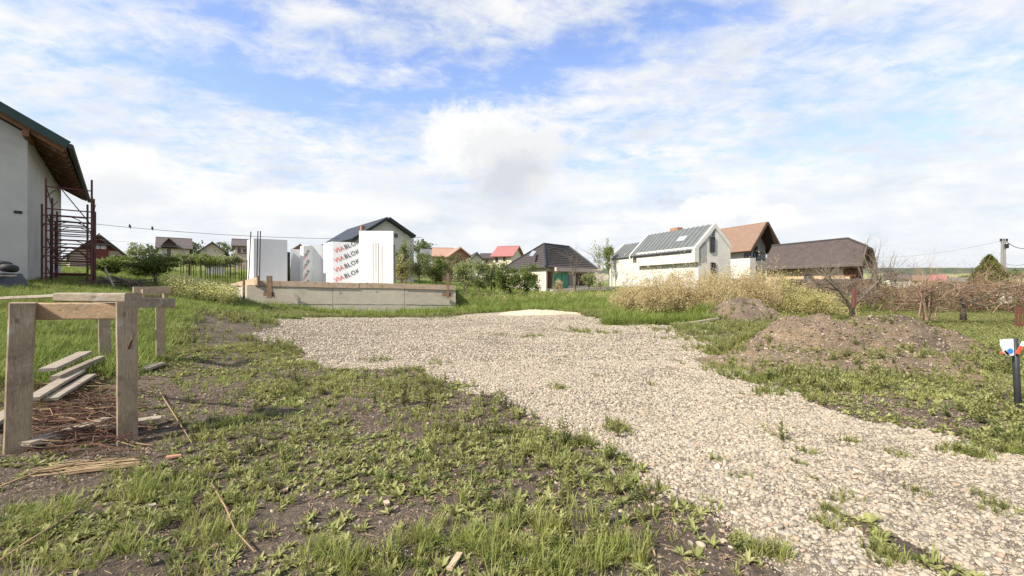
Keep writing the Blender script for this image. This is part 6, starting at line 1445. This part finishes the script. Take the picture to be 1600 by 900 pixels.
# golden thicket: arching shoots with small yellow leaves
rnd = random.Random(61); rr = np.random.default_rng(61); m_ = MB(); LP = []; LT = []
for i in range(1500):
    u = rnd.random(); px = 958+u*385; Yq = rnd.uniform(15.3, 20.5)+u*1.2+max(0, 4*(1-(px-955)/40)); ht = (2.1 if px < 1180 else 2.1-1.5*(px-1180)/150)*rnd.uniform(.45, 1.12)*(.55+.45*float(sst(px, 955, 1010)))*(.8+.4*float(vnoise(px, 3, .02, 3)))
    if px > 1340: continue
    yb_ = 500
    x_ = (px-800)/F*Yq; z_ = gz(x_, Yq); a = rnd.uniform(0, 6.28); ln = rnd.uniform(.1, .8); p = Vector((x_, Yq, z_)); pts = [p]
    for k in range(4): p = p+Vector((math.cos(a)*ln*(.3+.25*k), math.sin(a)*ln*(.3+.25*k), 1-.22*k*ln)).normalized()*ht/3.6; pts.append(p)
    (m_.tube(pts, [.009, .008, .006, .005, .003], 3, mi=0 if rnd.random() < .4 else 1, cap=False) if i % 3 == 0 else None)
    for j in range(22):
        t__ = rnd.uniform(.15, 4); k = min(3, int(t__)); q = pts[k].lerp(pts[k+1], t__-k); LP.append((q.x+rnd.gauss(0, .07), q.y+rnd.gauss(0, .07), q.z+rnd.gauss(0, .06))); LT.append(min(1, max(0, rnd.gauss(.5, .25)+.15*(t__-2))))
ex = []; et = []
for i in range(32):
    u = i/31; px = 980+u*345+rnd.uniform(-8, 8); Yq = 16.3+rnd.uniform(-.5, 3.2)+u*1.5; hh_ = (2.05 if px < 1190 else 2.05-1.25*(px-1190)/140)*rnd.uniform(.75, 1.08)*(.75 if px < 1000 else 1)
    x_ = (px-800)/F*Yq; P_, tn_ = clump_points((x_, Yq, gz(x_, Yq)+hh_*.48), (.75, .7, hh_*.52), 3600, 34, .45, 300+i, crad=.36); ex.append(P_); et.append(tn_)
LP = np.concatenate([np.array(LP)]+ex); LT = list(np.concatenate([np.array(LT)]+et))
low = (LP[:, 2]-terrain(LP[:, 0], LP[:, 1]) < .45) | (LP[:, 0]/LP[:, 1] > .62)
for nm_, mk_, mt, lb in (('golden_thicket', ~low, 'golden_leaf', 'tangled thicket of straw gold foliage below the modern house'), ('green_thicket_base', low, 'goldgreen_leaf', 'yellow green lower growth of the golden thicket')):
    V_, Fq = leaf_quads(LP[mk_], .056, .5, .42, 3); tag(mesh_obj(nm_, V_, Fq, mt, tint=np.repeat(np.array(LT)[mk_], 4), origin=W(1150, 490, 17)), lb, 'thicket', kind='stuff')
# tall grass strip in front of the thicket
rr = np.random.default_rng(62); px = rr.uniform(945, 1110, 900); Yq = rr.uniform(14.2, 18.5, 900); xg = (px-800)/F*Yq
scatter('tall_grass_strip', S_meadow, xg, Yq, rr.uniform(1.1, 1.9, 900), 'tall fresh grass between the gravel and the golden thicket', .02, .15, 40)
px = rr.uniform(270, 400, 600); Yq = rr.uniform(13.5, 18, 600); xg = (px-800)/F*Yq
scatter('left_grass_strip', S_meadow, xg, Yq, rr.uniform(.8, 1.3, 600), 'fresh grass at the left foot of the foundation', .02, .15, 41)
# grass skirts along the foot of the concrete
px = rr.uniform(385, 712, 700); tt = np.array([hit(F1, dF, q) for q in px]); xg = F1[0]+dF[0]*tt+nrm.x*rr.uniform(.1, 1.2, 700); yg = F1[1]+dF[1]*tt+nrm.y*rr.uniform(.1, 2.0, 700)
scatter('foundation_grass', S_meadow, xg, yg, rr.uniform(.35, .8, 700), 'grass tufts along the foot of the concrete foundation', .02, .15, 42)
# brown bramble / vine thicket on the right
rnd = random.Random(63); m_ = MB()
for i in range(3000):
    px = rnd.uniform(1215, 1640); Yq = rnd.uniform(19, 25); ytop = 445+4*math.sin(px*.05); py = rnd.uniform(ytop, 487) if px > 1370 else rnd.uniform(440, 476); c = W(px, py, Yq)
    g__ = 0.0; c.z = max(c.z, g__+.05); a = rnd.uniform(0, 6.28); L_ = rnd.uniform(.25, .8); d = Vector((math.cos(a), math.sin(a)*.6, rnd.gauss(.1, .5))).normalized()*L_
    m_.tube([c-d*.5, c+Vector((rnd.gauss(0, .06), 0, rnd.uniform(0, .12))), c+d*.5], [.016, .013, .007], 3, mi=rnd.choice([0, 0, 0, 1, 2]), cap=False)
tag(m_.build('bramble_thicket', ['twig_brown', 'vine_twig', 'bark'], None, origin=W(1440, 480, 20)), 'tangle of brown dry bramble and vine stems across the right background', 'thicket', kind='stuff')
P_ = np.stack([(rr.uniform(1215, 1640, 9000)-800)/F, np.zeros(9000), np.zeros(9000)], 1); Yq = rr.uniform(19.5, 26, 9000); pyy = rr.uniform(440, 476, 9000)
P_ = np.stack([P_[:, 0]*Yq, Yq, np.maximum(H-(pyy-HY)*Yq/F, .02)], 1); V_, Fq = leaf_quads(P_, .075, .1, .5, 5)
tag(mesh_obj('dry_bramble_leaves', V_, Fq, 'herb_dark', tint=rr.random(36000)*1.0, origin=W(1440, 480, 20)), 'withered leaves caught in the bramble tangle', 'thicket', kind='stuff')
for k, (px, Yq) in enumerate(((1363, 20), (1392, 19), (1477, 19.5), (1487, 22))):
    m_ = MB(); m_.tube([W(px, 478, Yq), W(px+rnd.uniform(-3, 6), 425+k*3, Yq)], .022, 5); tag(m_.build('vine_stake', 'bark', None, origin=W(px, 478, Yq)), ('thin leaning stake %s the bramble tangle' % ('at the left end of', 'left of the middle of', 'near the red valley roof above', 'just left of the conifer in')[k]), 'stake', 'vine stakes')
# far wood lines and scattered trees
rnd = random.Random(64)
for i, (px, Y, hh_, wd_) in enumerate(((1405, 180, 4, 9), (1440, 200, 4, 8), (1520, 170, 4, 8), (1590, 140, 5, 10), (655, 110, 5, 9), (300, 120, 5, 8), (346, 125, 5, 9), (236, 130, 4, 8))):
    bush('far %s tree %s' % (('small dark', 'rounded', 'olive', 'broad', 'pale', 'dull green', 'dark crowned', 'low')[i], ('above the long dark valley roof', 'behind the cream valley house', 'left of the conifer', 'at the right edge behind the pole', 'above the grey roofed cottage', 'between villa and small gable house', 'right of the small gable house', 'left of the villa')[i]),
         px, 446-(1.5 if px > 1000 else 40)*1.0, Y, wd_*F/Y, 446-(1.5 if px > 1000 else 40)-hh_*F/Y, 'far_leaf', 500, .5, 'distant trees', 'tree', 70+i, name='distant_tree')
